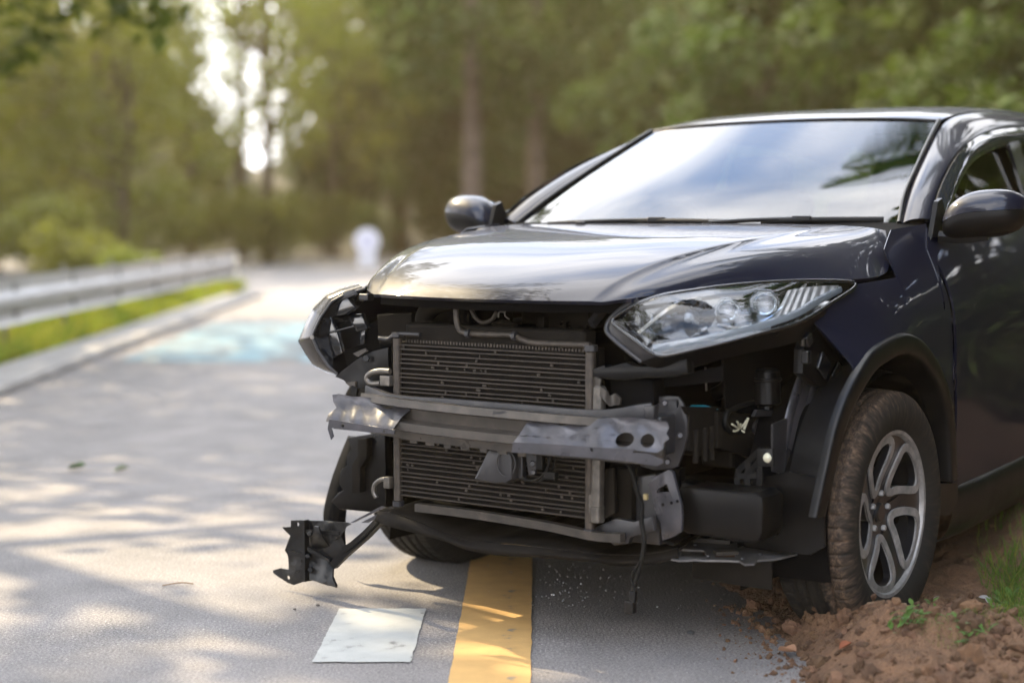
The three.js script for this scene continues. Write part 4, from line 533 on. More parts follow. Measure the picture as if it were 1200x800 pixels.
  part('support_leg', plate([[-.4837,.6395,.66],[-.4581,.6337,.66],[-.4647,.6115,.66],[-.4839,.6152,.66]], .01), M.plastic, lb);
}

// ---------- ground, road, markings ----------
TEX.asphalt = dataTex(1024, 1024, (u, v) => { const f = tn(u, v, 330, 1), g = tn(u, v, 150, 3), a = tfbm(u, v, 5, 9, 4); let x = .60 + .32 * f + .22 * g + .10 * a; if (g > .55) x += .10; if (f < -.55) x -= .12; return [x * 1.0, x * .985, x * .975]; });
TEX.asphaltBump = dataTex(1024, 1024, (u, v) => { const x = .5 + .35 * tn(u, v, 330, 1) + .3 * tn(u, v, 150, 3); return [x, x, x]; }, false);
TEX.stain = dataTex(512, 512, (u, v) => { const a = tfbm(u, v, 4, 60, 5), b = tn(u, v, 40, 2); const x = .82 + .26 * a + .04 * b; return [x, x * .995, x * .985]; });
const asphaltM = std([.56, .54, .53], .86, 0, { vertexColors: true, map: rep(TEX.asphalt, .9), bumpMap: rep(TEX.asphaltBump, .9), bumpScale: .004 });
function ribbon(L, y, uvs = 1) { // flat polygon on the ground, uv in metres
  const s = new THREE.Shape(L.map((p) => new THREE.Vector2(p[0], -p[1])));
  const g = new THREE.ShapeGeometry(s); g.rotateX(-Math.PI / 2); g.translate(0, y, 0); return g;
}
structure(mesh('ground', ribbon([[-160, 60], [160, 60], [160, -180], [-160, -180]], -.03), std([.10, .085, .045], .95, 0, { map: rep(TEX.stain, .13) }), scene), 'earth around the road');
const road = mesh('road', (() => { // near part on a grid for broad tone, far part as one flat piece
  const nx = 60, nz = 420, pos = [], col = [], idx = [], uv = [];
  const L = (z) => z > -12 ? -3.5 : z > -24 ? lerp(-3.45, -3.7, (-12 - z) / 12) : -3.7, R = (z) => z > -20 ? 1.05 : 1.2;
  for (let j = 0; j <= nz; j++) for (let i = 0; i <= nx; i++) { const z = lerp(16, -24, j / nz), x = lerp(L(z), R(z), i / nx); pos.push(x, 0, z); uv.push(x, z); const a = fbm(x * 1.1, z * .5, 3, 5), b = fbm(x * 5, z * 4, 8, 4), t = clamp(1 + .5 * a + .35 * b, .6, 1.3); col.push(t, t * (.985 - .03 * a), t * (.965 - .05 * a)); }
  for (let j = 0; j < nz; j++) for (let i = 0; i < nx; i++) { const a = j * (nx + 1) + i; idx.push(a, a + 1, a + nx + 2, a, a + nx + 2, a + nx + 1); }
  const g = new THREE.BufferGeometry(); g.setAttribute('position', new THREE.Float32BufferAttribute(pos, 3)); g.setAttribute('uv', new THREE.Float32BufferAttribute(uv, 2)); g.setAttribute('color', new THREE.Float32BufferAttribute(col, 3)); g.setIndex(idx); g.computeVertexNormals();
  const f = ribbon([[-3.7, -24], [1.2, -24], [1.4, -30], [3, -40], [20, -44], [40, -46], [40, -54], [0, -53], [-20, -51], [-50, -46], [-50, -36], [-22, -31.5], [-9, -29], [-5, -27]], 0); f.setAttribute('color', new THREE.Float32BufferAttribute(new Float32Array(f.attributes.position.count * 3).fill(1), 3));
  const m = mergeGeometries([g, f]); m.userData.keep = true; return m;
})(), asphaltM, scene);
structure(road, 'grey asphalt road');
const paintTex = (c, s, wear) => dataTex(512, 512, (u, v) => { const a = tfbm(u, v, 8, s, 5), f = tn(u, v, 170, s + 3), k = smooth(wear - .2, wear + .2, a * 1.5 + f * .35 + .5); const g = .56 + .15 * f; return c.map((x, i) => lerp([g, g * .98, g * .96][i], x * (.93 + .09 * f + .1 * a), k)); });
const whitePaint = std([.47, .465, .455], .8, 0, { map: rep(paintTex([1, 1, .97], 80, .02), 2.1) });
const yellowPaint = std([.66, .65, .64], .8, 0, { map: rep(paintTex([1, .80, .50], 90, -.08), 2.1) });
const bluePaint = std([.46, .46, .46], .8, 0, { map: rep(paintTex([.68, .84, .87], 95, .45), .35) });
const wob = (x, z0, z1, n) => Array.from({ length: n + 1 }, (_, k) => { const z = lerp(z0, z1, k / n); return [x + .004 * fbm(z * 9, x * 7, 1.3) + .0022 * N3(z * 55, x * 9, 4.4) + .0014 * N3(z * 170, x * 9, 2.2) - .0135 * (z + 4.4), z]; });
const end = (x0, x1, z, n) => Array.from({ length: n }, (_, k) => { const x = lerp(x0, x1, (k + 1) / (n + 1)); return [x - .0135 * (z + 4.4), z + .004 * N3(x * 40, z * 5, 1.1) + .0025 * N3(x * 140, z * 5, 7.7)]; });
structure(mesh('yellow_line', ribbon([...wob(-.147, 8, -26, 900), ...wob(.052, -26, 8, 900)], .004), yellowPaint, scene), 'yellow edge line on the road');
for (const [a, b] of [[-4.12, -4.70], [-.6, 1.4], [-9.6, -11.2]]) structure(mesh('white_line', ribbon([...wob(-.497, a, b, 60), ...end(-.497, -.25, b, 26), ...wob(-.25, b, a, 60), ...end(-.25, -.497, a, 26)], .004), whitePaint, scene), 'white dash painted on the road');
structure(mesh('blue_road_band', ribbon([[-3.1, -13.2], [-.9, -13.0], [.6, -13.1], [.7, -18.0], [-1.2, -18.3], [-3.25, -18.2]], .004), bluePaint, scene), 'pale blue painted band across the road');
const concreteM = std([.40, .385, .37], .88, 0, { map: rep(TEX.stain, .7), bumpMap: rep(TEX.asphaltBump, 1.4), bumpScale: .002 });
{ // gutter slabs along the left edge
  const gx = (z) => -3.22 - .033 * (-z - 10);
  const gut = mesh('gutter', ribbon([...Array.from({ length: 20 }, (_, k) => { const z = lerp(6, -25, k / 19); return [gx(Math.min(z, -6)) - .46, z]; }), ...Array.from({ length: 20 }, (_, k) => { const z = lerp(-25, 6, k / 19); return [gx(Math.min(z, -6)) + .01, z]; })], .004), M.dusty, scene); structure(gut, 'concrete gutter beside the road');
  for (let k = 0; k < 15; k++) { const z0 = 6 - k * 2, z1 = z0 - 1.985, a = gx(Math.min(z0, -6)), b = gx(Math.min(z1, -6)); mesh('slab', (() => { const g = plate([[a, .03, z0], [a - .45, .03, z0], [b - .45, .03, z1], [b, .03, z1]], .05, { bevel: .003 }); return g; })(), concreteM, gut); }
}
// ---------- dirt shoulder ----------
const dirtEdge = (z) => bcurve([[.80, -2.6], [.76, -3.2], [.72, -3.7], [.64, -4.1], [.56, -4.45], [.56, -4.75], [.72, -5.1], [.9, -5.6], [1.0, -6.4], [1.05, -7.5], [1.0, -9], [.95, -10.5]], clamp((-2.6 - z) / 7.9, 0, 1))[0];
const bump = (x, z, cx, cz, rx, rz) => Math.exp(-(((x - cx) / rx) ** 2) - ((z - cz) / rz) ** 2);
function dirtH(x, z) {
  const e = x - dirtEdge(z) + .10 * fbm(x * 3, z * 3, 2, 2), k = smooth(-.02, .24, e);
  let h = .035 + .03 * fbm(x * 2.2, z * 2.2, 5, 4) + .035 * Math.abs(fbm(x * 7, z * 7, 8, 4)) + .026 * fbm(x * 22, z * 22, 3, 4) + .008 * fbm(x * 80, z * 80, 7, 2);
  h += .085 * bump(x, z, 1.05, -4.10, .34, .16) + .06 * bump(x, z, .80, -4.20, .17, .16) + .05 * bump(x, z, 1.5, -4.2, .3, .25) + .04 * bump(x, z, 1.25, -3.75, .4, .25);
  h += .10 * smooth(1.5, 2.4, x) + .12 * smooth(1.35, 2.0, x) * smooth(-4.9, -5.8, z) + .10 * bump(x, z, 1.75, -5.35, .22, .35) + .04 * bump(x, z, 1.05, -4.35, .3, .10);
  h += .075 * bump(x, z, .80, -4.37, .17, .075) - .02 * bump(x, z, 1.06, -4.40, .16, .09);
  h -= .025 * bump(x, z, .97, -4.55, .16, .22) + .035 * bump(x, z, 1.45, -4.85, .3, .2);
  return k * Math.max(h, .006) - (1 - k) * .012;
}
{
  const x0 = .40, x1 = 3.8, z0 = -2.6, z1 = -9.4, nx = 420, nz = 640, pos = [], idx = [], uv = [];
  for (let j = 0; j <= nz; j++) for (let i = 0; i <= nx; i++) { const x = lerp(x0, x1, (i / nx) ** 1.3), z = lerp(z0, z1, j / nz); pos.push(x, dirtH(x, z), z); uv.push(x, z); }
  for (let j = 0; j < nz; j++) for (let i = 0; i < nx; i++) { const a = j * (nx + 1) + i; idx.push(a, a + 1, a + nx + 2, a, a + nx + 2, a + nx + 1); }
  const g = new THREE.BufferGeometry(); g.setAttribute('position', new THREE.Float32BufferAttribute(pos, 3)); g.setAttribute('uv', new THREE.Float32BufferAttribute(uv, 2)); g.setIndex(idx); g.computeVertexNormals(); g.userData.keep = true;
  TEX.soil = dataTex(1024, 1024, (u, v) => { const a = tfbm(u, v, 6, 5, 5), f = tn(u, v, 240, 2), m = tn(u, v, 60, 6); const x = .80 + .30 * a + .16 * f + .10 * m; return [x * .60, x * (.462 - .02 * a), x * (.345 - .03 * a)]; });
  TEX.soilB = dataTex(1024, 1024, (u, v) => { const x = .5 + .3 * tn(u, v, 240, 2) + .3 * tn(u, v, 100, 6) + .2 * tn(u, v, 40, 1); return [x, x, x]; }, false);
  const soilM = std([.70, .66, .63], .95, 0, { map: rep(TEX.soil, 1.1), bumpMap: rep(TEX.soilB, 1.1), bumpScale: .012 });
  structure(mesh('dirt_shoulder', g, soilM, scene), 'churned brown earth beside the road');
  // clods
  const clod = (s) => { const q = mergeVertices((() => { const t = new THREE.IcosahedronGeometry(1, 2); t.deleteAttribute('uv'); t.deleteAttribute('normal'); return t; })(), 1e-4), p = q.attributes.position, w = new THREE.Vector3(); for (let i = 0; i < p.count; i++) { w.fromBufferAttribute(p, i); const r = 1 + .95 * fbm(w.x * 1.2 + s, w.y * 1.2, w.z * 1.2, 2) + .55 * fbm(w.x * 4 + s, w.y * 4, w.z * 4, 2); p.setXYZ(i, w.x * r, w.y * r * .8, w.z * r); } const f = q.toNonIndexed(); f.computeVertexNormals(); return boxUV(f); };
  const clodM = std([.54, .51, .48], .95, 0, { map: rep(TEX.soil, .35) });
  const spots = []; for (let k = 0; k < 40000 && spots.length < 9000; k++) {
    const near = rnd() < .72, x = near ? rr(.5, 1.8) : rr(.5, 3.2), z = near ? rr(-3.5, -4.75) : rr(-2.9, -7.2), e = x - dirtEdge(z) + .06;
    if (e < 0 && rnd() > Math.exp(e * 14) * .5) continue;
    const s = .0014 + (rnd() < .012 ? rr(.012, .03) : .014 * rnd() ** 7) * (e < 0.05 ? .5 : 1); spots.push([x, Math.max(dirtH(x, z), 0) + s * .3, z, s]);
  }
  for (let v = 0; v < 3; v++) {
    const L = spots.filter((_, i) => i % 3 === v), im = new THREE.InstancedMesh(clod(v * 9.1), clodM, L.length), m = new THREE.Matrix4(), q = new THREE.Quaternion(), c = new THREE.Color();
    L.forEach((p, i) => { q.setFromEuler(new THREE.Euler(rr(0, 6), rr(0, 6), rr(0, 6))); m.compose(new THREE.Vector3(p[0], p[1], p[2]), q, new THREE.Vector3(p[3] * rr(.8, 1.3), p[3] * rr(.7, 1), p[3] * rr(.8, 1.3))); im.setMatrixAt(i, m); const t = rr(.6, 1.3); im.setColorAt(i, c.setRGB(t, t * rr(.95, 1.03), t * rr(.9, 1.05))); });
    im.name = numbered('dirt_clods'); im.castShadow = im.receiveShadow = true; im.userData.kind = 'stuff'; im.userData.label = 'loose crumbs of brown earth by the wheel'; scene.add(im);
  }
}
// ---------- grass, weeds, litter ----------
const grassM = (c) => new THREE.MeshPhysicalMaterial({ color: lin(...c), roughness: 1, specularIntensity: .4, transmission: .45, thickness: 0, side: THREE.DoubleSide });
function blade() { const g = new THREE.BufferGeometry(), n = 4, pos = [], idx = []; for (let k = 0; k <= n; k++) { const t = k / n, w = .5 * (1 - t ** 1.6) + .02, b = t * t * .35; pos.push(-w * .035, t - b * .3, b, 0, t - b * .3 + .006, b + .01, w * .035, t - b * .3, b); if (k < n) { const a = k * 3; idx.push(a, a + 1, a + 4, a, a + 4, a + 3, a + 1, a + 2, a + 5, a + 1, a + 5, a + 4); } } g.setAttribute('position', new THREE.Float32BufferAttribute(pos, 3)); g.setIndex(idx); g.computeVertexNormals(); return boxUV(g); }
function grass(name, label, n, place, h, mat) {
  const im = new THREE.InstancedMesh(blade(), mat, n), m = new THREE.Matrix4(), q = new THREE.Quaternion(), c = new THREE.Color();
  for (let i = 0; i < n; i++) { const [x, y, z, k = 1] = place(i), s = rr(h[0], h[1]) * k; q.setFromEuler(new THREE.Euler(rr(-.5, .5), rr(0, 6.28), rr(-.5, .5), 'YXZ')); m.compose(new THREE.Vector3(x, y, z), q, new THREE.Vector3(s * rr(.8, 1.5), s, s)); im.setMatrixAt(i, m); const t = rr(.7, 1.2), d = rnd() < .12; im.setColorAt(i, c.setRGB(d ? 2.6 : t * rr(.8, 1.3), d ? 1.5 : t, d ? 1.6 : t * rr(.6, 1))); }
  im.name = numbered(name); im.castShadow = im.receiveShadow = true; im.userData.kind = 'stuff'; im.userData.label = label; scene.add(im);
}
const tuft = (L) => () => { const t = L[Math.floor(rnd() * L.length)], a = rr(0, 6.28), r = Math.sqrt(rnd()) * t[2], x = t[0] + Math.cos(a) * r, z = t[1] + Math.sin(a) * r; return [x, dirtH(x, z) - .004, z, t[3] || 1]; };
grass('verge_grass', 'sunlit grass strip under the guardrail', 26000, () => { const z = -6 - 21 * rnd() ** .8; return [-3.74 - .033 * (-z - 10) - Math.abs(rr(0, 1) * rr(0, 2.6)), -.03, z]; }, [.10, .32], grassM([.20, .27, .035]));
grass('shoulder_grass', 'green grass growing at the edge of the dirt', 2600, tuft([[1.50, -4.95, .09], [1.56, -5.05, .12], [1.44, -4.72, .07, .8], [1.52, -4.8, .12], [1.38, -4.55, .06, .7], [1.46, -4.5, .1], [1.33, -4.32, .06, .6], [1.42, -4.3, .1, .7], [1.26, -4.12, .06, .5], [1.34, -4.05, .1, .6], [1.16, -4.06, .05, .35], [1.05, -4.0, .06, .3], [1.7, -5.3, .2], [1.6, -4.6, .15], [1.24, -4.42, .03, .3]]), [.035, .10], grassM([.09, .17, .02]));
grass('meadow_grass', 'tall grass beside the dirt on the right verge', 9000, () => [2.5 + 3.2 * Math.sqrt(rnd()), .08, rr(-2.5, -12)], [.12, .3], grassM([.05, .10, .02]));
{ // low leafy weeds
  const leafG = sheet((u, v) => [(u - .5) * .5 * Math.sin(Math.PI * Math.min(.97, v * .9 + .08)), .18 * v - .25 * v * v + .12 * Math.abs(u - .5), v], 4, 6);
  const weedM = grassM([.09, .17, .03]);
  const weed = (x, z, n, s, lab) => { const gs = []; for (let k = 0; k < n; k++) { const g = leafG.clone(), t = s * rr(.5, 1.1); g.scale(t, t, t); g.rotateX(-rr(.1, .9)); g.rotateY(rr(0, 6.28)); const a = rr(0, 6.28), r = s * 1.6 * Math.sqrt(rnd()), px = x + Math.cos(a) * r, pz = z + Math.sin(a) * r; g.translate(px, dirtH(px, pz) + rr(.004, .03), pz); gs.push(g); } const o = mesh('weed', gs, weedM, scene); tag(o, lab, 'weed', 'small weeds on the dirt'); };
  weed(.97, -4.04, 34, .032, 'spreading leafy weed on the dirt heap in front of the tyre');
  weed(1.10, -3.99, 26, .034, 'lower leafy weed at the foot of the dirt heap');
  weed(1.27, -4.27, 14, .028, 'small weed sprouting beside the wheel rut');
  weed(1.08, -4.30, 8, .02, 'tiny sprout on the dirt between wheel and weed heap');
  weed(1.43, -4.66, 26, .04, 'leafy weed among the tall grass beside the dirt');
  const leaf = (x, z, s, c, turn, lab) => { const g = sheet((u, v) => [(u - .5) * .55 * Math.sin(Math.PI * (v * .94 + .03)), .25 * (u - .5) ** 2 * 4 * Math.sin(Math.PI * v) + .2 * v * v, v - .5], 6, 10, .01); g.scale(s, s, s); g.rotateY(turn); g.translate(x, Math.max(dirtH(x, z), 0) + .010, z); tag(mesh('dry_leaf', g, std(c, .8), scene), lab, 'leaf', 'fallen leaves'); };
  leaf(.70, -4.18, .07, [.30, .16, .09], .5, 'tan dry leaf curled on the dirt edge by the road');
  leaf(.93, -4.38, .05, [.16, .07, .04], 1.4, 'dark brown leaf on top of the dirt heap before the tyre');
  leaf(.82, -4.04, .045, [.22, .07, .03], 2.2, 'reddish leaf beside the leafy weed');
  leaf(-1.93, -7.35, .09, [.05, .10, .025], 1.3, 'green leaf lying on the road');
  leaf(-1.72, -7.3, .07, [.16, .19, .10], 1.9, 'pale leaf next to the green leaf on the road');
  leaf(-1.62, -4.2, .035, [.5, .38, .08], .6, 'small yellow leaf on the road');
  const twig = (a, b, r, lab) => tag(mesh('twig', tube([a, [(a[0] + b[0]) / 2 + .01, (a[1] + b[1]) / 2 + .006, (a[2] + b[2]) / 2], b], r, 12, 5), std([.20, .13, .08], .9), scene), lab, 'twig', 'fallen twigs');
  twig([-1.06, .004, -5.0], [-.97, .005, -5.02], .002, 'thin twig on the road away from the hanging bracket');
  twig([.86, dirtH(.86, -4.3) + .012, -4.3], [1.02, dirtH(1.02, -4.26) + .02, -4.26], .004, 'pale twig across the dirt in front of the tyre');
  const peb = (x, z, s, c, lab) => { const t = new THREE.IcosahedronGeometry(s, 2), p = t.attributes.position; for (let i = 0; i < p.count; i++) { const k = 1 + .25 * N3(p.getX(i) / s * 1.2 + x * 9, p.getY(i) / s * 1.2, p.getZ(i) / s * 1.2); p.setXYZ(i, p.getX(i) * k, p.getY(i) * k * .7, p.getZ(i) * k); } t.computeVertexNormals(); t.translate(x, Math.max(dirtH(x, z), 0) + s * .3, z); tag(mesh('pebble', t, std(c, .9), scene), lab, 'stone', 'stones'); };
  peb(1.36, -4.74, .022, [.32, .30, .28], 'pale stone at the foot of the grass');
  peb(1.22, -4.72, .014, [.5, .47, .42], 'whitish stone in the wheel rut');
  peb(-.56, -4.75, .006, [.08, .07, .06], 'tiny chip on the road below the hanging bracket');
  peb(-.62, -4.70, .005, [.08, .07, .06], 'tiny chip on the road below the hanging bracket');
  peb(.48, -4.42, .010, [.05, .05, .05], 'dark chip on the asphalt at the edge of the dirt');
}
{ // broken glass under the nose
  const g = new THREE.TetrahedronGeometry(1), n = 150, im = new THREE.InstancedMesh(boxUV(g), std([.3, .31, .31], .15, .1), n), m = new THREE.Matrix4(), q = new THREE.Quaternion();
  for (let i = 0; i < n; i++) { const s = rr(.0012, .0042); q.setFromEuler(new THREE.Euler(rr(0, 6), rr(0, 6), rr(0, 6))); m.compose(new THREE.Vector3(.15 + rr(-.45, .35) * rnd(), .003, -5.05 + rr(-.3, .35)), q, new THREE.Vector3(s, s * .6, s)); im.setMatrixAt(i, m); }
  im.name = 'broken_glass'; im.userData.kind = 'stuff'; im.userData.label = 'crumbs of broken glass on the road under the nose'; scene.add(im);
}

// ---------- guardrail, post ----------
{
  const rx = (z) => -4.0 - .012 * (-z - 12);
  const railM = std([.66, .66, .68], .45, .6, { map: rep(TEX.stain, .8) });
  const prof = [[.0, .19], [.022, .165], [.04, .12], [.04, .075], [-.01, .03], [-.01, -.03], [.04, -.075], [.04, -.12], [.022, -.165], [0, -.19], [-.006, -.19], [.016, -.163], [.034, -.12], [.034, -.077], [-.016, -.032], [-.016, .032], [.034, .077], [.034, .12], [.016, .163], [-.006, .19]];
  const gr = new THREE.Group(); gr.name = numbered('guardrail'); gr.position.set(-4, 0, -16); scene.add(gr);
  for (let k = 0; k < 9; k++) { const za = -25.2 + k * 3.81, zb = za + 3.85; const g = sweep(prof, [[rx(za) + .004 * k + 4, .47 - .0015 * k, za + 16], [rx((za + zb) / 2) + .004 * k + 4, .47, (za + zb) / 2 + 16], [rx(zb) + .004 * k + 4, .47, zb + 16]]); mesh('rail_panel', g, railM, gr); }
  for (let k = 0; k < 18; k++) { const z = -25 + k * 1.905, o = mesh('post', [rbox([rx(z) - .11 + 4, .30, z + 16], [.012, .82, .11], .003), rbox([rx(z) - .05 + 4, .36, z + 16], [.11, .012, .012], .003), rbox([rx(z) - .055 + 4, .47, z + 16], [.09, .34, .08], .006)], std([.20, .19, .18], .6, .5), gr); mesh('bolt', cyl([rx(z) - .0 + 4, .47, z + 16], [rx(z) + .02 + 4, .47, z + 16], .016, .012, 10), railM, o); }
  const end = new THREE.Group();
  mesh('end_wing', sweep(prof.map(([a, b]) => [a, b]), dense([[rx(-25.2) + 4, .47, -9.2], [rx(-25.4) + 3.9, .46, -9.5], [rx(-25.6) + 3.75, .45, -9.68]], 8)), railM, gr);
  tag(gr, 'galvanised corrugated guardrail along the grassy road edge', 'guardrail');
  // round-headed white marker far down the road
  const mk = new THREE.Group(); mk.name = numbered('road_marker'); mk.position.set(-3.55, 0, -41); scene.add(mk);
  mesh('post', rbox([0, .22, 0], [.44, .5, .1], .03), std([.6, .6, .64], .6), mk);
  mesh('head', cyl([0, .62, -.06], [0, .62, .06], .31, .31, 32, .02), std([.68, .68, .74], .55), mk);
  mesh('face', cyl([0, .62, .058], [0, .62, .066], .19, .19, 32, .002), std([.55, .55, .66], .55), mk);
  tag(mk, 'white round-headed road marker at the far bend', 'road marker');
}
// ---------- trees ----------
const barkTex = dataTex(256, 512, (u, v) => { const x = .6 + .5 * tfbm(u, v, 6, 33, 5) + .2 * tn(u, v, 30, 2); return [x, x * .93, x * .86]; });
const barkM = std([.13, .105, .09], .95, 0, { map: rep(barkTex, .8) });
const leafMat = (c, t = .4) => new THREE.MeshPhysicalMaterial({ color: lin(...c), roughness: 1, specularIntensity: .3, transmission: t, thickness: 0, side: THREE.DoubleSide });
const leafMs = [leafMat([.07, .10, .010], .45), leafMat([.05, .08, .009], .4), leafMat([.12, .13, .010], .55), leafMat([.042, .072, .010], .4), leafMat([.14, .17, .014], .55)];  // the yellower sets, used on the left, put sun glow into the leaf colour
function leafCloud(clumps, per, size, flat = .5) { // many small folded leaves spread through the clumps
  const pos = [], nor = [], idx = [], d = new THREE.Vector3(), s = new THREE.Vector3(), n = new THREE.Vector3();
  for (const [cx, cy, cz, cr] of clumps) { const m = Math.round(per * (cr / 1) ** 1.6); for (let k = 0; k < m; k++) {
    const a = rr(0, 6.283), b = Math.acos(rr(-1, 1)), r = cr * (.35 + .65 * Math.sqrt(rnd())), x = cx + r * Math.sin(b) * Math.cos(a), y = cy + r * Math.cos(b) * .75, z = cz + r * Math.sin(b) * Math.sin(a);
    d.set(rr(-1, 1), rr(-.9, .35), rr(-1, 1)).normalize(); n.set(rr(-1, 1) * flat, 1, rr(-1, 1) * flat); s.crossVectors(d, n).normalize(); n.crossVectors(s, d).normalize();
    const L = size * rr(.6, 1.3), w = L * .27, o = pos.length / 3;
    pos.push(x, y, z, x + d.x * L * .5 + s.x * w + n.x * w * .3, y + d.y * L * .5 + s.y * w + n.y * w * .3, z + d.z * L * .5 + s.z * w + n.z * w * .3, x + d.x * L, y + d.y * L, z + d.z * L, x + d.x * L * .5 - s.x * w + n.x * w * .3, y + d.y * L * .5 - s.y * w + n.y * w * .3, z + d.z * L * .5 - s.z * w + n.z * w * .3);
    for (let q = 0; q < 4; q++) nor.push(n.x, n.y, n.z); idx.push(o, o + 1, o + 2, o, o + 2, o + 3);
  } }
  const g = new THREE.BufferGeometry(); g.setAttribute('position', new THREE.Float32BufferAttribute(pos, 3)); g.setAttribute('normal', new THREE.Float32BufferAttribute(nor, 3)); g.setIndex(idx); g.userData.keep = true; return g;
}
const taper = (pts, r0, r1, rad = 9) => { const c = new THREE.CatmullRomCurve3(pts.map(V)), n = pts.length * 5, g = new THREE.TubeGeometry(c, n, 1, rad), p = g.attributes.position; for (let i = 0; i <= n; i++) { const o = c.getPointAt(i / n), r = lerp(r0, r1, i / n); for (let k = 0; k <= rad; k++) { const q = i * (rad + 1) + k; p.setXYZ(q, o.x + (p.getX(q) - o.x) * r, o.y + (p.getY(q) - o.y) * r, o.z + (p.getZ(q) - o.z) * r); } } return g; };
function treeKind(sd, h, base, R, nc, per, size, tr) {
  seed = sd; const limbs = [], clumps = [];
  limbs.push(taper([[0, -.3, 0], [rr(-.1, .1), h * .3, rr(-.1, .1)], [rr(-.3, .3), h * .6, rr(-.3, .3)], [rr(-.4, .4), h * .88, rr(-.4, .4)]], tr, tr * .25));
  for (let k = 0; k < nc; k++) { const t = k / (nc - 1), y = lerp(base, h, t ** .9), rad = R * Math.sin(Math.PI * clamp(.18 + .74 * t, 0, 1)) * rr(.45, 1.05), a = k * 2.4 + rr(-.5, .5), x = Math.cos(a) * rad, z = Math.sin(a) * rad; clumps.push([x, y, z, rr(.55, 1.15) * R * .33]); if (k % 2 === 0) limbs.push(taper([[0, y * .72, 0], [x * .45, y * .86, z * .45], [x * .95, y, z * .95]], tr * .32, tr * .07, 5)); }
  return { trunk: boxUV(mergeGeometries(limbs)), crown: leafCloud(clumps, per, size) };
}
const kinds = [treeKind(11, 10, 3.4, 4.2, 34, 210, .30, .24), treeKind(23, 9, 2.2, 3.4, 34, 240, .36, .2), treeKind(37, 11, 1.6, 4.0, 46, 240, .42, .26), treeKind(51, 6.5, .8, 2.8, 34, 240, .34, .14), treeKind(77, 11, 4.2, 4.6, 26, 120, .24, .22), treeKind(63, 11, 1.4, 4.0, 40, 130, .30, .2)];
kinds.forEach((k) => { k.trunk.userData.keep = true; });
function tree(kind, mat, x, z, sc, turn, label, group) {
  const t = new THREE.Group(); t.name = numbered('tree'); t.position.set(x, -.03, z); t.rotation.y = turn; t.scale.set(sc, sc, sc); scene.add(t);
  mesh('trunk', kinds[kind].trunk, barkM, t); mesh('crown', kinds[kind].crown, leafMs[mat], t); return tag(t, label, 'tree', group);
}
// left of the road, behind the guardrail, between the sun and the road
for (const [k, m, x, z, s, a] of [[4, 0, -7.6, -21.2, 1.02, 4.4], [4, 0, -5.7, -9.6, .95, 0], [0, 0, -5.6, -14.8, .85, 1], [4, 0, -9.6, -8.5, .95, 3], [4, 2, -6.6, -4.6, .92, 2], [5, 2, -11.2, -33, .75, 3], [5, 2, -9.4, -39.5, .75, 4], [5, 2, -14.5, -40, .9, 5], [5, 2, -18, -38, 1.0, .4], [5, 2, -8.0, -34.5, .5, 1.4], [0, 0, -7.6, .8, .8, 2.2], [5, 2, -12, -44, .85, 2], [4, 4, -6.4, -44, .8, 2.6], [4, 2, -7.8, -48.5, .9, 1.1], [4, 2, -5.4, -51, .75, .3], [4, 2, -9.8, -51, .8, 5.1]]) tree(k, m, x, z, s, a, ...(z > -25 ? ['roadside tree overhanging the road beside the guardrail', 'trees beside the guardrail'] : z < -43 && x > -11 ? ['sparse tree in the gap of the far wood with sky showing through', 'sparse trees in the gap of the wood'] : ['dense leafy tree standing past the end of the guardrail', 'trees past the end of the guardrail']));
// beyond the bend
seed = 5;
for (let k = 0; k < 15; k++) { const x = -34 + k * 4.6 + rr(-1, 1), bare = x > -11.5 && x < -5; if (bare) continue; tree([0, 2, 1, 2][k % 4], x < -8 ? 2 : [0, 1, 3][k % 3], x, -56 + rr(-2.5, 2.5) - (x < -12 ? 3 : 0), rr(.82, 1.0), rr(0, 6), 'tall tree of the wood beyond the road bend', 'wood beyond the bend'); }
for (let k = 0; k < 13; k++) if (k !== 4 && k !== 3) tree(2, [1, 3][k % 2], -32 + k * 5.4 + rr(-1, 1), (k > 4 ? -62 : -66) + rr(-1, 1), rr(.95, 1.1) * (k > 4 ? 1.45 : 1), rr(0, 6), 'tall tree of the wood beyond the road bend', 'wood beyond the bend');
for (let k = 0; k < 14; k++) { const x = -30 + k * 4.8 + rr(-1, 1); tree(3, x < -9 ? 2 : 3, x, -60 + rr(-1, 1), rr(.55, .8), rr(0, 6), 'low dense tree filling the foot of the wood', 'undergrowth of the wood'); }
// right of the road, behind the car
for (const [k, m, x, z, s, a] of [[2, 1, 6.8, -15, .55, 0], [1, 3, 8.5, -19, .72, 1], [2, 1, 7.2, -24, .72, 2], [3, 3, 4.4, -29, .8, 3], [2, 1, 10.5, -29, .85, 4], [1, 1, 6.5, -36, .9, 5], [3, 0, 3.2, -37.5, .75, 2], [2, 3, 13, -38, 1, 1], [3, 3, 9.2, -13, .7, .4], [3, 1, 5.6, -19.5, .5, .4]]) tree(k, m, x, z, s, a, 'dark green tree on the right verge behind the car', 'trees on the right verge');
// beside and behind the place the picture is taken from
for (const [k, m, x, z, s, a] of [[2, 3, 7.6, -7.6, .9, 3], [0, 1, 5.6, -6.2, .95, 5], [1, 1, 6.0, -4.5, .95, 0], [2, 3, 6.8, -.4, .9, 1], [0, 1, 6.5, 4.5, .8, 2], [2, 1, 9.5, 8.5, .85, 3], [0, 0, -8.5, 6.5, .8, 2]]) tree(k, m, x, z, s, a, 'broad tree beside the dirt shoulder opposite the car door', 'trees near the dirt shoulder');
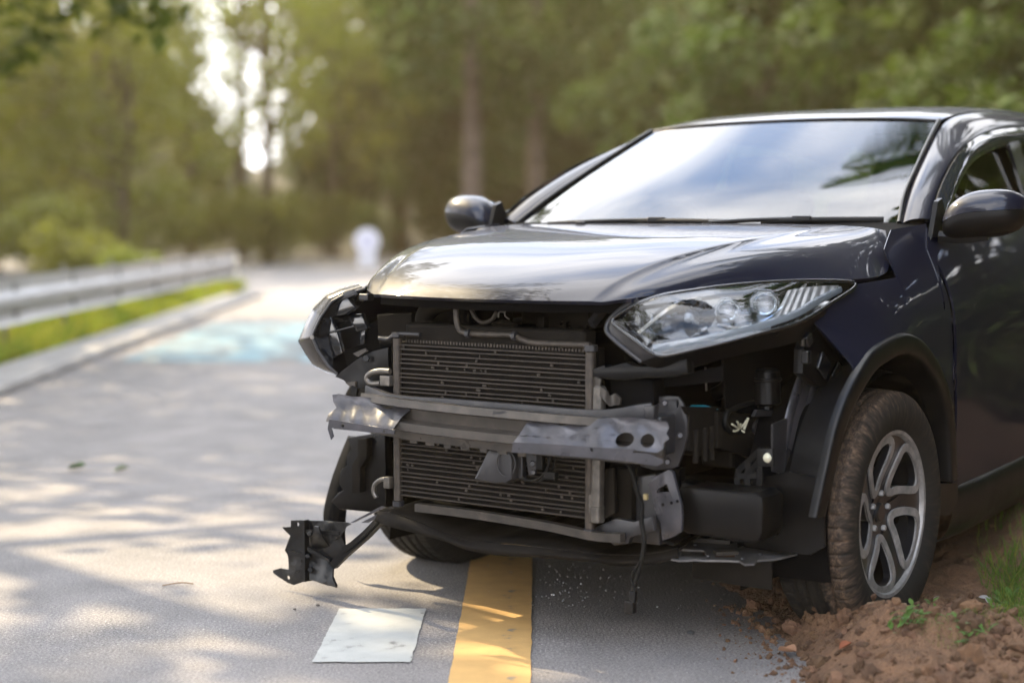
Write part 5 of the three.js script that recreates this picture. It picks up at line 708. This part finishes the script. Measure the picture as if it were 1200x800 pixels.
// two bare trunks at the far bend
for (const [px, z, r, h, lab] of [[-1.0, -41, .27, 8.5, 'pale straight tree trunk standing at the far bend'], [.62, -47, .27, 8.5, 'darker straight tree trunk behind the far bend']]) { const t = new THREE.Group(); t.name = numbered('tree'); t.position.set(px, -.03, z); scene.add(t); mesh('trunk', taper([[0, -.2, 0], [.03, h * .4, 0], [.02, h * .75, .05], [.1, h, .1]], r, r * .6, 14), std([.26, .22, .21], .9, 0, { map: rep(barkTex, .6) }), t); mesh('crown', kinds[1].crown, leafMs[1], t).position.set(0, h - 6.4, 0); tag(t, lab, 'tree'); }
{ // sunlit bush by the guardrail and shrubs below the trees
  const bush = (x, z, r, m, n, lab, grp) => { const c = []; for (let k = 0; k < 14; k++) { const a = rr(0, 6.28), q = r * .6 * Math.sqrt(rnd()); c.push([Math.cos(a) * q, r * rr(.35, 1.15), Math.sin(a) * q, r * rr(.3, .5)]); } const t = new THREE.Group(); t.name = numbered('bush'); t.position.set(x, -.03, z); scene.add(t); const st = []; for (let k = 0; k < 5; k++) st.push(taper([[0, 0, 0], [rr(-.3, .3) * r, r * .5, rr(-.3, .3) * r], [rr(-.6, .6) * r, r, rr(-.6, .6) * r]], .02, .008, 5)); mesh('stem', st, barkM, t); mesh('foliage', leafCloud(c, n / (r * .4) ** 1.6, .13 * Math.sqrt(r)), leafMs[m], t); tag(t, lab, 'bush', grp); };
  seed = 91;
  bush(-4.75, -21.5, .62, 4, 160, 'bright yellow-green bush behind the guardrail');
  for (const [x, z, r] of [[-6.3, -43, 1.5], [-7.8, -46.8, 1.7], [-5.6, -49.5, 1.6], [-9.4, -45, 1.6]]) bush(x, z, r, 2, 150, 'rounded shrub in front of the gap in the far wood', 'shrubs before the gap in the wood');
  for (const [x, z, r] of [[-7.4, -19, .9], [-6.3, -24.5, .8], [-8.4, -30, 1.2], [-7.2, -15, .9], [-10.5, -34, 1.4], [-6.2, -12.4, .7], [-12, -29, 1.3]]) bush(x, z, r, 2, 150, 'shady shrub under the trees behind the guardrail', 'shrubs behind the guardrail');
  for (const [x, z, r] of [[2.6, -30, 1.2], [4.5, -25, 1.2], [6.3, -21, 1.2], [3.4, -34, 1.2], [4.6, -16, 1], [7, -28, 1.4], [3.6, -13, .8], [5.2, -10.8, 1], [4.1, -6.6, 1], [4.7, -8.3, 1.3], [3.9, -9.6, .9], [5.8, -6.4, 1.4], [4.4, -4.6, 1], [6, -9.4, 1.5]]) bush(x, z, r, 3, 150, 'dense dark shrub on the right verge behind the car', 'shrubs on the right verge');
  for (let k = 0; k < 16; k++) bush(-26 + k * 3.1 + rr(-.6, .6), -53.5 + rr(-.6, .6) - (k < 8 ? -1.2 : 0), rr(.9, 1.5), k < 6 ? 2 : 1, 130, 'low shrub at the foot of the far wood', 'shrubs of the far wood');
}
{ // coconut palm whose fronds hang over behind the car
  const p = new THREE.Group(); p.name = numbered('palm_tree'); p.position.set(4.5, -.03, -10.6); scene.add(p); const top = [-.35, 7.3, .25];
  mesh('trunk', taper([[0, -.2, 0], [.1, 2.5, .05], [-.1, 5, .15], top], .17, .11, 12), barkM, p);
  const pm = leafMat([.045, .10, .025], .3);
  for (let k = 0; k < 15; k++) { const a = k * 2.4, e = lerp(.9, -.35, k / 14), L = rr(2.7, 3.5), sp = Array.from({ length: 9 }, (_, i) => { const t = i / 8; return [top[0] + Math.cos(a) * Math.cos(e) * L * t, top[1] + Math.sin(e) * L * t - .55 * L * t * t * .8, top[2] + Math.sin(a) * Math.cos(e) * L * t]; }), c = new THREE.CatmullRomCurve3(sp.map(V)); const g = [taper(sp, .022, .005, 5)];
    const pos = [], idx = []; for (let i = 0; i < 46; i++) for (const s of [-1, 1]) { const t = .12 + .86 * i / 45, o = c.getPointAt(t), d = c.getTangentAt(t), w = new THREE.Vector3(-Math.sin(a), 0, Math.cos(a)).multiplyScalar(s), l = .8 * Math.sin(Math.PI * clamp(t * .85 + .1, 0, 1)) * rr(.85, 1.1), dir = w.multiplyScalar(.8).addScaledVector(d, .55).add(new THREE.Vector3(0, -.35, 0)).normalize(), e2 = o.clone().addScaledVector(dir, l), m = o.clone().addScaledVector(dir, l * .4), q = pos.length / 3; m.y += .04; pos.push(o.x, o.y, o.z, m.x + d.x * .02, m.y, m.z + d.z * .02, e2.x, e2.y - .1 * l, e2.z, m.x - d.x * .02, m.y, m.z - d.z * .02); idx.push(q, q + 1, q + 2, q, q + 2, q + 3); }
    const lg = new THREE.BufferGeometry(); lg.setAttribute('position', new THREE.Float32BufferAttribute(pos, 3)); lg.setIndex(idx); lg.computeVertexNormals();
    mesh('frond', [g[0], lg], pm, p); }
  tag(p, 'coconut palm on the right verge hanging its fronds behind the car', 'palm');
}
{ // wooded bank that closes the view
  const g = sheet((u, v) => { const x = lerp(-95, 95, u), z = lerp(-61, -120, v); return [x, -.1 + 11 * smooth(0, .35, v) * (1 - .72 * Math.exp(-(((x / z - .150) / .045) ** 2))) * (1 + .25 * fbm(x * .05, 1, z * .05)) + .8 * fbm(x * .3, z * .3, 2), z - Math.abs(x) * .05]; }, 90, 30);
  structure(mesh('hillside', g, std([.05, .045, .022], .95, 0, { map: rep(TEX.stain, .1) }), scene), 'wooded bank behind the far trees');
}
{ // made-up bank added beyond the right verge to darken the car side reflections
  const g = sheet((u, v) => { const z = lerp(14, -58, u), x = lerp(9.5, 42, v); return [x + 1.5 * fbm(z * .1, 2, 1) + Math.max(0, -z - 36) * .5, -.1 + 6.5 * smooth(0, .3, v) + .6 * fbm(x * .3, z * .3, 4), z]; }, 80, 30, 0, true);
  structure(mesh('bank', g, std([.03, .04, .012], .95, 0, { map: rep(TEX.stain, .1) }), scene), 'green bank added beyond the right verge to darken reflections in the car side');
}
scene.fog = new THREE.FogExp2(new THREE.Color(1, 0.74, 0.38), 0.0012);

renderer.render(scene, camera);
